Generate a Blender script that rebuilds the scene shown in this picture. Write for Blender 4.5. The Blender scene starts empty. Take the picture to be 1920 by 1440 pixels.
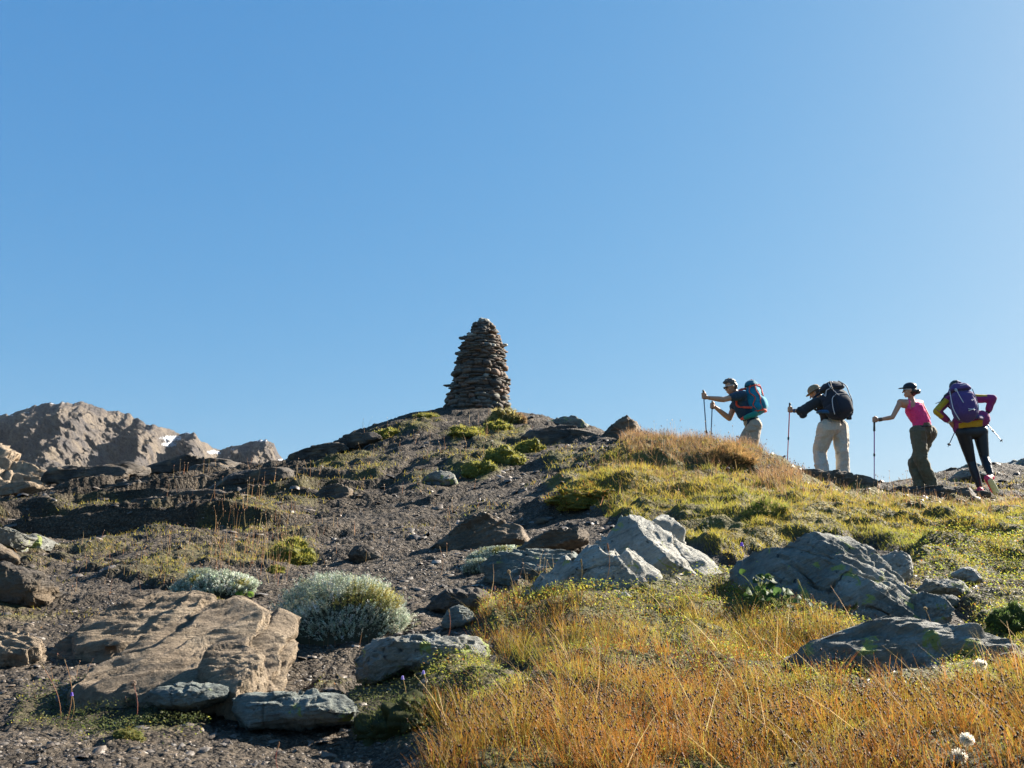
import bpy, bmesh, math, random
import numpy as np
from mathutils import Vector, Matrix
R = math.radians
random.seed(7); rng = np.random.default_rng(7)
scene = bpy.context.scene
COL = scene.collection

# ------------------------------------------------------------------ camera, sky, sun, exposure
F = 1707.0; YH = 1050.0                      # focal length in photo pixels, eye-level row
TH = math.atan((YH - 720) / F)
cam_d = bpy.data.cameras.new('camera'); cam = bpy.data.objects.new('camera', cam_d); COL.objects.link(cam)
cam.rotation_euler = (math.pi / 2 + TH, 0, 0)
cam_d.sensor_width = 36; cam_d.lens = 36 * F / 1920; cam_d.clip_end = 20000; cam_d.clip_start = 0.05
cam_d.dof.use_dof = True; cam_d.dof.focus_distance = 6.5; cam_d.dof.aperture_fstop = 14.0
scene.camera = cam
SUN_AZ, SUN_EL = 58.0, 30.0                  # clockwise from the view direction, above the horizon
world = bpy.data.worlds.new("World"); scene.world = world; world.use_nodes = True
wn = world.node_tree.nodes; wl = world.node_tree.links
sky = wn.new('ShaderNodeTexSky'); sky.sky_type = 'NISHITA'; sky.sun_disc = False
sky.sun_elevation = R(SUN_EL); sky.sun_rotation = R(SUN_AZ)
sky.altitude = 0; sky.air_density = 1.0; sky.dust_density = 1.0; sky.ozone_density = 1.0
wn['Background'].inputs[1].default_value = 0.0505
# the clear alpine air of the photograph: per-channel response of the sky colour
sep_ = wn.new('ShaderNodeSeparateColor'); com_ = wn.new('ShaderNodeCombineColor'); wl.new(sky.outputs[0], sep_.inputs[0])
for ch_, (am, pw) in enumerate(((0.080, 0.87), (0.216, 0.544), (0.455, 0.305))):
    m1 = wn.new('ShaderNodeMath'); m1.operation = 'MULTIPLY'; m1.inputs[1].default_value = 1.0; wl.new(sep_.outputs[ch_], m1.inputs[0])
    m2 = wn.new('ShaderNodeMath'); m2.operation = 'POWER'; m2.inputs[1].default_value = pw; wl.new(m1.outputs[0], m2.inputs[0])
    m3 = wn.new('ShaderNodeMath'); m3.operation = 'MULTIPLY'; m3.inputs[1].default_value = am / 0.202; wl.new(m2.outputs[0], m3.inputs[0]); wl.new(m3.outputs[0], com_.inputs[ch_])
wl.new(com_.outputs[0], wn['Background'].inputs[0])
sd = bpy.data.lights.new('sun', 'SUN'); sun = bpy.data.objects.new('sun', sd); COL.objects.link(sun)
sd.energy = 4.8; sd.angle = R(0.53); sd.color = (1.0, 0.92, 0.80)
S = Vector((math.sin(R(SUN_AZ)) * math.cos(R(SUN_EL)), math.cos(R(SUN_AZ)) * math.cos(R(SUN_EL)), math.sin(R(SUN_EL))))
sun.rotation_euler = S.to_track_quat('Z', 'Y').to_euler()
vs = scene.view_settings; vs.view_transform = 'Standard'; vs.look = 'None'; vs.gamma = 1; vs.exposure = 2.0
vs.use_curve_mapping = False
scene.cycles.max_bounces = 5; scene.cycles.transparent_max_bounces = 4; scene.cycles.use_denoising = True

# ------------------------------------------------------------------ helpers
CT, ST = math.cos(TH), math.sin(TH)
def P(px, py, D):
    "the point seen at photo pixel (px,py) at distance D in front of the camera"
    a = (px - 960) / F; b = (720 - py) / F
    ry = CT - ST * b; rz = ST + CT * b
    k = D / ry
    return np.array([a * k, D, rz * k])
def proj(x, y, z):
    dz = y * CT + z * ST; uz = -y * ST + z * CT
    dz = np.maximum(dz, 1e-3)
    return 960 + F * x / dz, 720 - F * uz / dz

def _h(ix, iy, iz, seed):
    h = (ix * 374761393 + iy * 668265263 + iz * 1274126177 + seed * 974634777) & 0xFFFFFFFF
    h = ((h ^ (h >> 13)) * 1274126177) & 0xFFFFFFFF
    h = ((h ^ (h >> 16)) * 2246822519) & 0xFFFFFFFF
    return ((h ^ (h >> 15)) & 0xFFFF) / 32767.5 - 1.0
def noise(p, seed=0):
    "smooth value noise in -1..1; p is (N,2) or (N,3)"
    p = np.asarray(p, float)
    if p.shape[1] == 2:
        i = np.floor(p).astype(np.int64); f = p - i; f = f * f * f * (f * (f * 6 - 15) + 10)
        x, y = i[:, 0], i[:, 1]; z = np.zeros_like(x)
        a = _h(x, y, z, seed); b = _h(x + 1, y, z, seed); c = _h(x, y + 1, z, seed); d = _h(x + 1, y + 1, z, seed)
        u, v = f[:, 0], f[:, 1]
        return (a * (1 - u) + b * u) * (1 - v) + (c * (1 - u) + d * u) * v
    i = np.floor(p).astype(np.int64); f = p - i; f = f * f * f * (f * (f * 6 - 15) + 10)
    x, y, z = i[:, 0], i[:, 1], i[:, 2]; u, v, w = f[:, 0], f[:, 1], f[:, 2]
    r = 0
    for dx in (0, 1):
        for dy in (0, 1):
            for dz in (0, 1):
                wt = (u if dx else 1 - u) * (v if dy else 1 - v) * (w if dz else 1 - w)
                r = r + wt * _h(x + dx, y + dy, z + dz, seed)
    return r
ROT3 = np.array([[0.36, 0.48, -0.8], [-0.8, 0.6, 0.0], [0.48, 0.64, 0.6]])
ROT2 = np.array([[0.8, 0.6], [-0.6, 0.8]])
def fbm(p, oct=4, seed=0, gain=0.5, lac=2.03):
    p = np.asarray(p, float); r = 0; a = 1; Rm = ROT2 if p.shape[1] == 2 else ROT3
    for o in range(oct):
        r = r + a * noise(p, seed + o * 17); p = p @ Rm.T * lac; a *= gain
    return r
def ridged(p, oct=4, seed=0, gain=0.55):
    p = np.asarray(p, float); r = 0; a = 1; Rm = ROT2 if p.shape[1] == 2 else ROT3
    for o in range(oct):
        r = r + a * (1 - 2 * np.abs(noise(p, seed + o * 17))); p = p @ Rm.T * 2.05; a *= gain
    return r
def sstep(a, b, x):
    t = np.clip((x - a) / (b - a), 0, 1); return t * t * (3 - 2 * t)
def poly_sd(px, py, poly):
    "signed distance in pixels to a polygon, positive inside"
    px = np.asarray(px, float); py = np.asarray(py, float)
    d = np.full(px.shape, 1e18); ins = np.zeros(px.shape, bool); n = len(poly)
    for i in range(n):
        x0, y0 = poly[i]; x1, y1 = poly[(i + 1) % n]
        ex, ey = x1 - x0, y1 - y0
        t = np.clip(((px - x0) * ex + (py - y0) * ey) / (ex * ex + ey * ey + 1e-9), 0, 1)
        d = np.minimum(d, (px - x0 - t * ex) ** 2 + (py - y0 - t * ey) ** 2)
        c = ((y0 > py) != (y1 > py)) & (px < (x1 - x0) * (py - y0) / ((y1 - y0) + 1e-12) + x0)
        ins ^= c
    d = np.sqrt(d); return np.where(ins, d, -d)

def new_mesh(name, V, faces, smooth=False, col=None, mats=(), midx=None):
    "faces: (M,k) int array or a list of such arrays"
    V = np.asarray(V, np.float32)
    if not isinstance(faces, list): faces = [faces]
    faces = [np.asarray(f, np.int32) for f in faces if len(f)]
    me = bpy.data.meshes.new(name)
    me.vertices.add(len(V)); me.vertices.foreach_set('co', V.ravel())
    nl = sum(f.size for f in faces); nf = sum(len(f) for f in faces)
    me.loops.add(nl); me.polygons.add(nf)
    me.loops.foreach_set('vertex_index', np.concatenate([f.ravel() for f in faces]))
    tot = np.concatenate([np.full(len(f), f.shape[1], np.int32) for f in faces])
    st = np.concatenate([[0], np.cumsum(tot)[:-1]]).astype(np.int32)
    me.polygons.foreach_set('loop_start', st); me.polygons.foreach_set('loop_total', tot)
    if smooth: me.polygons.foreach_set('use_smooth', np.ones(nf, bool))
    if midx is not None: me.polygons.foreach_set('material_index', np.asarray(midx, np.int32))
    me.update(calc_edges=True)
    if col is not None:
        a = me.color_attributes.new('Col', 'FLOAT_COLOR', 'POINT')
        c = np.ones((len(V), 4), np.float32); c[:, :3] = col; a.data.foreach_set('color', c.ravel())
    for m in mats: me.materials.append(m)
    return me
def obj(name, me, parent=None, loc=None):
    o = bpy.data.objects.new(name, me); COL.objects.link(o)
    if loc is not None: o.location = [float(v) for v in loc]
    if parent is not None: o.parent = parent
    return o
def tag(o, label=None, cat=None, group=None, kind=None):
    if label: o['label'] = label
    if cat: o['category'] = cat
    if group: o['group'] = group
    if kind: o['kind'] = kind
    return o
def cen(V, base):
    return np.asarray(V) - np.asarray(base)

# ------------------------------------------------------------------ materials
def mat(name):
    m = bpy.data.materials.new(name); m.use_nodes = True
    nt = m.node_tree; b = nt.nodes['Principled BSDF']
    return m, nt, b
def N(nt, t, **k):
    n = nt.nodes.new(t)
    for a, v in k.items():
        if a.startswith('i_'):
            key = a[2:]; key = int(key) if key.isdigit() else key.replace('_', ' ')
            n.inputs[key].default_value = v
        else: setattr(n, a, v)
    return n
def ramp(nt, src, stops, interp='LINEAR'):
    r = nt.nodes.new('ShaderNodeValToRGB'); r.color_ramp.interpolation = interp
    e = r.color_ramp.elements
    while len(e) < len(stops): e.new(0.5)
    for k, (p, c) in enumerate(stops):
        e[k].position = p; e[k].color = (*c, 1) if len(c) == 3 else c
    nt.links.new(src, r.inputs[0]); return r
def mixc(nt, fac, a, b, mode='MIX'):
    n = nt.nodes.new('ShaderNodeMix'); n.data_type = 'RGBA'; n.blend_type = mode
    for i, v in ((0, fac), (6, a), (7, b)):
        if isinstance(v, bpy.types.NodeSocket): nt.links.new(v, n.inputs[i])
        elif isinstance(v, (int, float)): n.inputs[i].default_value = v
        else: n.inputs[i].default_value = (*v, 1)
    return n.outputs[2]
def plain(name, col, rough=0.6, spec=0.3, nz=0.15, scale=60, sheen=0.0):
    m, nt, b = mat(name)
    t = N(nt, 'ShaderNodeTexCoord'); n = N(nt, 'ShaderNodeTexNoise', i_Scale=scale, i_Detail=4.0)
    nt.links.new(t.outputs['Object'], n.inputs['Vector'])
    lo = tuple(c * (1 - nz) for c in col); hi = tuple(min(1, c * (1 + nz)) for c in col)
    r = ramp(nt, n.outputs[0], [(0.3, lo), (0.7, hi)])
    nt.links.new(r.outputs[0], b.inputs['Base Color'])
    b.inputs['Roughness'].default_value = rough; b.inputs['Specular IOR Level'].default_value = spec
    if sheen: b.inputs['Sheen Weight'].default_value = sheen
    bp = N(nt, 'ShaderNodeBump', i_Strength=0.25, i_Distance=0.004)
    nt.links.new(n.outputs[0], bp.inputs['Height']); nt.links.new(bp.outputs[0], b.inputs['Normal'])
    return m
def rock_mat(name, c1, c2, c3, lichen=0.0, warm=None, bed=(0.0, 0.25, 0.0), sc=1.0, bump=1.0, rough=0.8):
    m, nt, b = mat(name); L = nt.links
    t = N(nt, 'ShaderNodeTexCoord'); mp = N(nt, 'ShaderNodeMapping'); mp.inputs['Rotation'].default_value = bed
    L.new(t.outputs['Object'], mp.inputs['Vector'])
    ms = N(nt, 'ShaderNodeMapping'); ms.inputs['Scale'].default_value = (1, 1, 9)
    L.new(mp.outputs[0], ms.inputs['Vector'])
    big = N(nt, 'ShaderNodeTexNoise', i_Scale=3.5 * sc, i_Detail=6.0, i_Roughness=0.6); L.new(mp.outputs[0], big.inputs['Vector'])
    st = N(nt, 'ShaderNodeTexNoise', i_Scale=5.0 * sc, i_Detail=8.0, i_Roughness=0.65); L.new(ms.outputs[0], st.inputs['Vector'])
    fine = N(nt, 'ShaderNodeTexNoise', i_Scale=45 * sc, i_Detail=6.0, i_Roughness=0.7); L.new(mp.outputs[0], fine.inputs['Vector'])
    base = ramp(nt, big.outputs[0], [(0.32, c1), (0.52, c2), (0.68, c3)])
    sc1 = ramp(nt, st.outputs[0], [(0.36, (0.5, 0.5, 0.5)), (0.47, (1, 1, 1)), (0.53, (.8, .8, .78)), (0.6, (1.0, 0.98, 0.94))])
    c = mixc(nt, 0.75, base.outputs[0], sc1.outputs[0], 'MULTIPLY')
    fr = ramp(nt, fine.outputs[0], [(0.33, (0.6, 0.6, 0.6)), (0.55, (1, 1, 1))])
    c = mixc(nt, 0.6, c, fr.outputs[0], 'MULTIPLY')
    if warm:
        wz = N(nt, 'ShaderNodeTexNoise', i_Scale=6 * sc, i_Detail=4.0); L.new(t.outputs['Object'], wz.inputs['Vector'])
        wr = ramp(nt, wz.outputs[0], [(0.52, (0, 0, 0)), (0.66, (1, 1, 1))])
        c = mixc(nt, wr.outputs[0], c, warm)
    if lichen:
        lz = N(nt, 'ShaderNodeTexNoise', i_Scale=9.0 * sc, i_Detail=5.0, i_Roughness=0.6, i_Distortion=0.6); L.new(t.outputs['Object'], lz.inputs['Vector'])
        lr = ramp(nt, lz.outputs[0], [(0.66 - lichen * 0.1, (0, 0, 0)), (0.69 - lichen * 0.1, (1, 1, 1))])
        c = mixc(nt, lr.outputs[0], c, (0.26, 0.30, 0.09))
        dz = N(nt, 'ShaderNodeTexNoise', i_Scale=23.0 * sc, i_Detail=4.0); L.new(mp.outputs[0], dz.inputs['Vector'])
        dr = ramp(nt, dz.outputs[0], [(0.29, (1, 1, 1)), (0.36, (0, 0, 0))])
        c = mixc(nt, dr.outputs[0], c, (0.03, 0.032, 0.03))
    L.new(c, b.inputs['Base Color']); b.inputs['Roughness'].default_value = rough; b.inputs['Specular IOR Level'].default_value = 0.35
    b1 = N(nt, 'ShaderNodeBump', i_Strength=0.9 * bump, i_Distance=0.05 / sc); L.new(st.outputs[0], b1.inputs['Height'])
    mv = N(nt, 'ShaderNodeMapping'); mv.inputs['Scale'].default_value = (.5, .5, 4.0); L.new(mp.outputs[0], mv.inputs['Vector'])
    vo = N(nt, 'ShaderNodeTexVoronoi', i_Scale=11 * sc, feature='DISTANCE_TO_EDGE'); L.new(mv.outputs[0], vo.inputs['Vector'])
    vr = ramp(nt, vo.outputs['Distance'], [(0.0, (0, 0, 0)), (0.05, (.8, .8, .8)), (0.3, (1, 1, 1))])
    b0 = N(nt, 'ShaderNodeBump', i_Strength=0.28 * bump, i_Distance=0.015 / sc); L.new(vr.outputs[0], b0.inputs['Height']); L.new(b1.outputs[0], b0.inputs['Normal'])
    b2 = N(nt, 'ShaderNodeBump', i_Strength=0.8 * bump, i_Distance=0.014 / sc); L.new(fine.outputs[0], b2.inputs['Height']); L.new(b0.outputs[0], b2.inputs['Normal'])
    L.new(b2.outputs[0], b.inputs['Normal'])
    return m
def leaf_mat(name, trans=0.45, rough=0.6, spec=0.25):
    "colour comes from the leaf's own colour attribute; thin leaves let light through"
    m, nt, b = mat(name); L = nt.links
    a = N(nt, 'ShaderNodeAttribute', attribute_name='Col')
    L.new(a.outputs['Color'], b.inputs['Base Color']); b.inputs['Roughness'].default_value = rough
    b.inputs['Specular IOR Level'].default_value = spec
    tr = N(nt, 'ShaderNodeBsdfTranslucent'); L.new(a.outputs['Color'], tr.inputs['Color'])
    mx = N(nt, 'ShaderNodeMixShader'); mx.inputs[0].default_value = trans
    L.new(b.outputs[0], mx.inputs[1]); L.new(tr.outputs[0], mx.inputs[2])
    L.new(mx.outputs[0], nt.nodes['Material Output'].inputs['Surface'])
    return m
M_grey = rock_mat('grey_schist', (0.13, 0.132, 0.115), (0.235, 0.235, 0.205), (0.38, 0.375, 0.33), lichen=0.75, bed=(0, 0.5, 0))
M_pale = rock_mat('pale_schist', (0.24, 0.24, 0.21), (0.38, 0.37, 0.325), (0.52, 0.495, 0.43), lichen=0.15, bed=(0, 0.45, 0.2))
M_green = rock_mat('green_slate', (0.11, 0.125, 0.112), (0.185, 0.205, 0.185), (0.29, 0.31, 0.275), lichen=0.3, bed=(0.1, 0.1, 0))
M_tan = rock_mat('tan_schist', (0.23, 0.175, 0.12), (0.37, 0.285, 0.20), (0.48, 0.38, 0.27), bed=(0.75, 0.35, 0), bump=1.6)
M_brown = rock_mat('brown_slate', (0.10, 0.075, 0.052), (0.165, 0.125, 0.088), (0.25, 0.19, 0.135), bed=(0, 0.1, 0))
M_dark = rock_mat('dark_slate', (0.05, 0.043, 0.037), (0.095, 0.08, 0.066), (0.165, 0.138, 0.11), warm=(0.15, 0.11, 0.07), bed=(0, 0.12, 0))
M_leaf = leaf_mat('plant_fibre', 0.55)
M_silver = leaf_mat('silver_leaf', 0.25, 0.7, 0.2)
M_hard = leaf_mat('seed_husk', 0.1)

# ------------------------------------------------------------------ terrain
CP = [ # photo pixel, distance
 (-500,1440,2.2),(0,1440,2.4),(400,1440,2.5),(690,1440,2.5),(900,1452,2.1),(1300,1470,2.0),(1920,1470,1.9),(2400,1470,1.9),
 (0,1380,2.7),(400,1375,2.8),(650,1375,2.85),(860,1385,2.5),(1300,1390,2.35),(1920,1395,2.2),
 (-400,1300,3.1),(0,1300,3.2),(400,1300,3.4),(640,1300,3.5),(860,1300,3.1),(1300,1310,2.85),(1920,1310,2.6),(2400,1300,2.6),
 (0,1215,4.0),(300,1215,4.1),(600,1205,4.3),(850,1205,4.1),(1100,1215,3.7),(1500,1225,3.5),(1920,1225,3.3),
 (-400,1100,5.6),(0,1105,5.8),(300,1105,5.7),(600,1105,5.6),(900,1105,5.3),(1200,1115,4.85),(1500,1115,4.7),(1920,1110,4.8),(2400,1110,4.6),
 (0,1045,7.6),(300,1045,7.4),(600,1040,7.2),(900,1040,6.8),(1300,1035,6.2),(1600,1035,6.2),(1920,1035,6.6),
 (-400,990,10),(0,985,10.5),(300,985,10.2),(600,980,9.6),(900,975,9.0),(1200,975,8.0),(1500,975,7.9),(1920,980,8.8),(2400,990,8),
 (0,945,13.5),(250,945,13),(600,930,12.6),(900,925,11.5),(1200,915,10.3),(1500,930,9.9),(1700,965,10.6),
 (-300,960,16),(0,945,16.5),(130,915,18.5),(250,902,19.5),(380,893,20.5),(470,893,20.5),
 (600,885,15.7),(900,870,14.2),(1200,880,12),(1400,900,11.0),
 (680,845,19),(900,825,18),(1060,835,16.5),(1200,830,13.5),
 (530,874,21),(600,846,22),(680,806,23),(760,785,23.7),(830,772,24),(900,770,24),(980,776,24),(1060,795,22.5),(1130,808,20.5),
 (1180,826,17.5),(1250,840,14.8),(1320,850,13.4),(1400,864,12.4),(1450,884,11.9),(1485,908,11.3),
 (1520,928,11.8),(1620,945,11.6),(1760,962,11.6),(1900,965,11.8),
 (1340,905,15.5),(1410,897,15.0),(1480,902,14.8),(1560,906,14.6),(1640,920,14.2),(1730,930,14.0),(1850,945,13.4),(1960,945,13.2),(2300,930,13),
 (1640,921,17),(1700,908,19.5),(1760,896,21.5),(1850,890,22.5),(1920,883,23.5),(2100,865,26),(2500,850,27),
 (1250,880,19),(1300,960,21),(1500,975,20),(1600,955,19.5),(1450,1000,27),(1650,990,27),(1850,960,31),(2100,950,34),(2500,960,36),
 (1150,850,27),(1020,835,28),(900,830,28.5),(780,850,28.5),(650,885,27.5),(520,925,26),(380,945,26),(200,955,26),(0,985,24),(-300,1010,24),
 (1000,900,36),(600,960,36),(100,1010,36),(1500,1010,40),(2000,1000,44),(-500,1030,36),(900,1000,60),(0,1050,60),(2000,1040,60),
]
CPW = [P(*c) for c in CP]
CPW += [np.array(v, float) for v in [(-1.5, -0.7, -0.95), (0, -0.7, -0.85), (1.5, -0.7, -0.8), (0, 0.6, -0.72), (-1.5, .6, -.85), (1.5, .6, -.66),
        (-14, 6, -2.2), (14, 6, 0.2), (-30, 14, -4), (30, 14, 1.5), (-60, 30, -8), (60, 30, -1), (-6, 1, -1.6), (6, 1, -0.5), (-80, 60, -10), (80, 60, -6)]]
CPW = np.array(CPW)
def warp(x, y): return np.stack([x / (y + 1.0) * 2.2, np.log(y + 1.0)], 1)
def _k(r2): return 0.5 * r2 * np.log(r2 + 1e-12)
_c = warp(CPW[:, 0], CPW[:, 1]); _zt = CPW[:, 2] / (CPW[:, 1] + 1)
_d2 = ((_c[:, None] - _c[None]) ** 2).sum(2); _n = len(_c)
_A = np.zeros((_n + 3, _n + 3)); _A[:_n, :_n] = _k(_d2) + np.eye(_n) * 2e-4
_A[:_n, _n] = 1; _A[:_n, _n + 1:] = _c; _A[_n, :_n] = 1; _A[_n + 1:, :_n] = _c.T
_w = np.linalg.solve(_A, np.concatenate([_zt, np.zeros(3)]))
def Hbase(x, y):
    q = warp(x, y); out = np.empty(len(x))
    for i in range(0, len(x), 60000):
        s = q[i:i + 60000]
        d2 = ((s[:, None] - _c[None]) ** 2).sum(2)
        out[i:i + 60000] = _k(d2) @ _w[:_n] + _w[_n] + s @ _w[_n + 1:]
    return out * (y + 1)

# vegetation areas, traced as outlines on the ground
Z_RUSH = [[(770,1470),(835,1385),(900,1330),(1010,1305),(1200,1290),(1380,1310),(1480,1290),(1640,1290),(1700,1268),(2420,1240),(2420,1240),(2420,1500),(770,1500)]]
Z_RUSH2 = [[(905,1150),(960,1112),(1100,1118),(1180,1150),(1290,1105),(1370,1110),(1450,1150),(1540,1200),(1500,1260),(1350,1330),(1180,1300),(1010,1240),(930,1190)]]
Z_MAT = [[(1000,1095),(1150,1110),(1280,1090),(1420,1080),(1420,1160),(1250,1160),(1000,1150)],[(1280,1180),(1420,1130),(1560,1190),(1500,1300),(1650,1285),(1700,1240),(2420,1220),(2420,1290),(1640,1320),(1400,1340),(1250,1280)],[(850,1300),(880,1255),(900,1225),(960,1228),(1010,1270),(960,1310),(850,1340)],
         [(1180,1250),(1420,1215),(1500,1180),(1600,1200),(1480,1260),(1380,1300),(1220,1290)],
         [(1300,1350),(1420,1330),(1560,1345),(1600,1380),(1420,1390)],
         [(1760,1200),(1780,1150),(1850,1130),(2420,1130),(2420,1215),(1860,1210)],
         [(1680,1090),(1700,1000),(1850,960),(2420,990),(2420,1120),(1820,1100)],
         [(1340,1200),(1350,1110),(1390,1060),(1420,1100),(1520,1170),(1560,1200),(1450,1220)]]
Z_YEL = [[(1015,935),(1060,900),(1110,880),(1150,845),(1185,815),(1300,815),(1420,835),(1500,900),(1600,930),(1720,940),(1860,985),(1900,1040),(1830,1050),
          (1740,1045),(1690,1045),(1560,1010),(1420,1040),(1360,1050),(1290,1000),(1240,975),(1170,990),(1100,955)],
         [(1500,930),(1600,938),(1700,950),(1850,945),(2420,940),(2420,1000),(1800,990),(1600,1000)]]
Z_RED = [[(1165,825),(1200,800),(1330,805),(1420,835),(1510,900),(1480,925),(1400,885),(1320,872),(1240,862),(1180,852)]]
Z_MOSS = [[(560,880),(640,850),(690,845),(700,860),(620,885)],[(1010,860),(1120,850),(1180,838),(1200,850),(1100,870),(1020,880)],[(680,825),(700,806),(760,790),(815,778),(840,795),(800,812),(740,828)],
          [(845,880),(880,850),(900,825),(990,815),(1035,835),(1020,855),(960,860),(920,888),(870,892)],
          [(820,820),(860,800),(930,800),(990,805),(980,825),(900,818),(860,835)]]
Z_PATCH = [[(-60,1080),(-60,1040),(120,1020),(260,985),(420,960),(560,940),(540,975),(380,1000),(200,1050),(80,1085)],[(280,1150),(420,1100),(520,1095),(520,1125),(400,1140)],[(500,1240),(560,1210),(640,1220),(600,1290),(520,1300)],[(-60,1180),(-60,1100),(60,1130),(150,1090),(240,1050),(400,1010),(560,985),(640,1000),(600,1050),(480,1060),(440,1095),(330,1120),(200,1150),(60,1185)],
           [(380,960),(560,900),(700,860),(760,850),(720,900),(600,960),(450,1000)],[(780,990),(860,960),(930,950),(900,975)],
           [(-80,1000),(-80,940),(60,945),(200,935),(330,950),(300,985),(150,1000)],
           [(760,900),(800,850),(860,830),(900,850),(860,900),(800,920)],
           [(560,920),(640,860),(740,830),(700,880)],
           [(1000,905),(1160,850),(1190,830),(1020,850)],
           [(1640,930),(1700,905),(1800,900),(2420,880),(2420,925),(1800,935)]]
Z_HERB = [[(-40,1360),(-40,1300),(130,1290),(200,1300),(280,1330),(260,1370),(100,1385)],
          [(660,1330),(690,1285),(860,1262),(880,1300),(830,1380),(700,1375)]]
def zmask(polys, px, py, soft=10):
    m = np.full(np.shape(px), -1e9)
    for p in polys: m = np.maximum(m, poly_sd(px, py, p))
    return sstep(-soft, soft, m)
def zones(x, y, z):
    px, py = proj(x, y, z)
    q = np.stack([x, y], 1)
    n1 = noise(q * 0.9, 5); n2 = noise(q * 2.7, 6); n3 = noise(q * 9, 7)
    sc = np.clip(F / np.maximum(y, 1) , 30, 800)
    ex = px + (n1 * 0.16 + n2 * 0.07 + n3 * .02) * sc; ey = py + (n2 * 0.05 + n3 * 0.03) * sc * .5
    ok = (y > 1.0)
    Zs = {}
    for k, v, s in (('rush', Z_RUSH, 22), ('rush2', Z_RUSH2, 16), ('mat', Z_MAT, 26), ('yel', Z_YEL, 8), ('red', Z_RED, 6), ('moss', Z_MOSS, 5), ('patch', Z_PATCH, 18), ('herb', Z_HERB, 16)):
        Zs[k] = zmask(v, ex, ey, s) * ok
    pn = sstep(-0.35, 0.25, fbm(q * np.array([1.6, 2.8]), 4, 21)); Zs['patch'] = Zs['patch'] * pn
    Zs['moss'] = Zs['moss'] * sstep(-.5, 0, fbm(q * 1.4, 2, 25))
    Zs['yel'] = Zs['yel'] * (1 - .8 * Zs['red'])
    return Zs
def turf_of(Zs):
    t = np.zeros_like(Zs['rush'])
    for k, w in (('rush', 1), ('rush2', 1), ('mat', 1), ('yel', 1), ('red', 1), ('moss', .8), ('patch', .55), ('herb', .5)):
        t = np.maximum(t, Zs[k] * w)
    return t

sd_ = np.concatenate([-np.geomspace(0.75, 4.0, 60)[::-1], np.linspace(-0.75, 0.75, 1080)[1:-1], np.geomspace(0.75, 4.0, 60)])
yd_ = np.concatenate([np.linspace(0.25, 2.2, 40)[:-1], np.exp(np.arange(math.log(2.2), math.log(34), 0.0036)), np.geomspace(34.2, 100, 40)])
NS, NY = len(sd_), len(yd_)
YY, SS = np.meshgrid(yd_ - 1.0, sd_, indexing='ij')
XX = SS * (YY + 1); gx = XX.ravel(); gy = YY.ravel()
# the smooth base on a coarser grid, then refined by interpolation
ci = np.unique(np.concatenate([np.arange(0, NY, 6), [NY - 1]])); cj = np.unique(np.concatenate([np.arange(0, NS, 6), [NS - 1]]))
hb = Hbase(XX[np.ix_(ci, cj)].ravel(), YY[np.ix_(ci, cj)].ravel()).reshape(len(ci), len(cj))
tmp = np.empty((len(ci), NS))
for i in range(len(ci)): tmp[i] = np.interp(np.arange(NS), cj, hb[i])
HB = np.empty((NY, NS))
for j in range(NS): HB[:, j] = np.interp(np.arange(NY), ci, tmp[:, j])
hb = HB.ravel()
ZN = zones(gx, gy, hb); TURF = turf_of(ZN)
q2 = np.stack([gx, gy], 1)
far = np.clip(gy / 10, 0.12, 1.6)
near = gy < 40
rel = np.zeros_like(hb)
rel += 0.06 * far * fbm(q2 * 0.55, 3, 31)
rel += 0.04 * np.clip(gy / 6, .25, 1.4) * fbm(q2 * 1.5, 3, 33)
rel += TURF * (0.07 * np.clip(gy / 5, .35, 1.) + 0.03 * np.clip(gy / 4, .4, 1.3) * fbm(q2 * 3.2, 3, 35) + .036 * np.clip(gy / 6, .2, 1.2) * ridged(q2 * 2.1, 3, 36))
# thin slate terraces on bare ground, dipping to the left
str_ = (gx * 0.16 + gy * 0.35 + hb * 2.2) * 2.4 + 0.9 * fbm(q2 * .5, 3, 39)
ter = np.abs((str_ % 1.0) - 0.5) * 2
px_, py_ = proj(gx, np.maximum(gy, .5), hb)
left = sstep(900, 520, px_ + 60 * noise(q2 * .4, 48)) * sstep(7.5, 10, gy) * sstep(30, 24, gy)
ss_ = gy * .62 - gx * .22 + .55 * fbm(q2 * np.array([.35, .6]), 3, 49)
fr_ = ss_ % 1.0; saw = np.where(fr_ < .08, fr_ / .08, 1 - (fr_ - .08) / .92)
rel += left * .40 * (saw - .5) * (.6 + .4 * noise(q2 * .5, 53))
ss2 = gy * 1.9 - gx * .55 + .8 * fbm(q2 * .7, 3, 54); f2 = ss2 % 1.0; saw2 = np.where(f2 < .12, f2 / .12, 1 - (f2 - .12) / .88)
rel += (.34 + .66 * left) * (1 - .7 * TURF) * .07 * np.clip(gy / 12, .12, 1) * (saw2 - .5) * (1 + noise(q2 * .8, 55))
rel += (1 - TURF) * (0.005 + .006 * np.clip(gy / 8, 0, 2)) * fbm(q2 * 14, 3, 41)
rel += 0.004 * fbm(q2 * 55, 2, 47) * (gy < 9)
def gauss(px, py, D, rx, ry, h, rot=0):
    c = P(px, py, D); dx = gx - c[0]; dy = gy - c[1]; ca, sa = math.cos(rot), math.sin(rot)
    return h * np.exp(-(((dx * ca + dy * sa) / rx) ** 2 + ((-dx * sa + dy * ca) / ry) ** 2))
rel += gauss(720, 1380, 2.75, .28, .35, -.07) + gauss(200, 1330, 3.0, .55, .22, -.06) + gauss(560, 1250, 3.7, .4, .3, -.03)
rel += gauss(1000, 1340, 2.8, .35, .35, .04) 
rel += gauss(1020, 965, 8.6, .8, .45, -.16) + gauss(1120, 925, 9.6, .7, .35, .18)
rel += gauss(1380, 870, 11.2, .5, .45, -.10) 
HF = (hb + rel).reshape(NY, NS)
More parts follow.
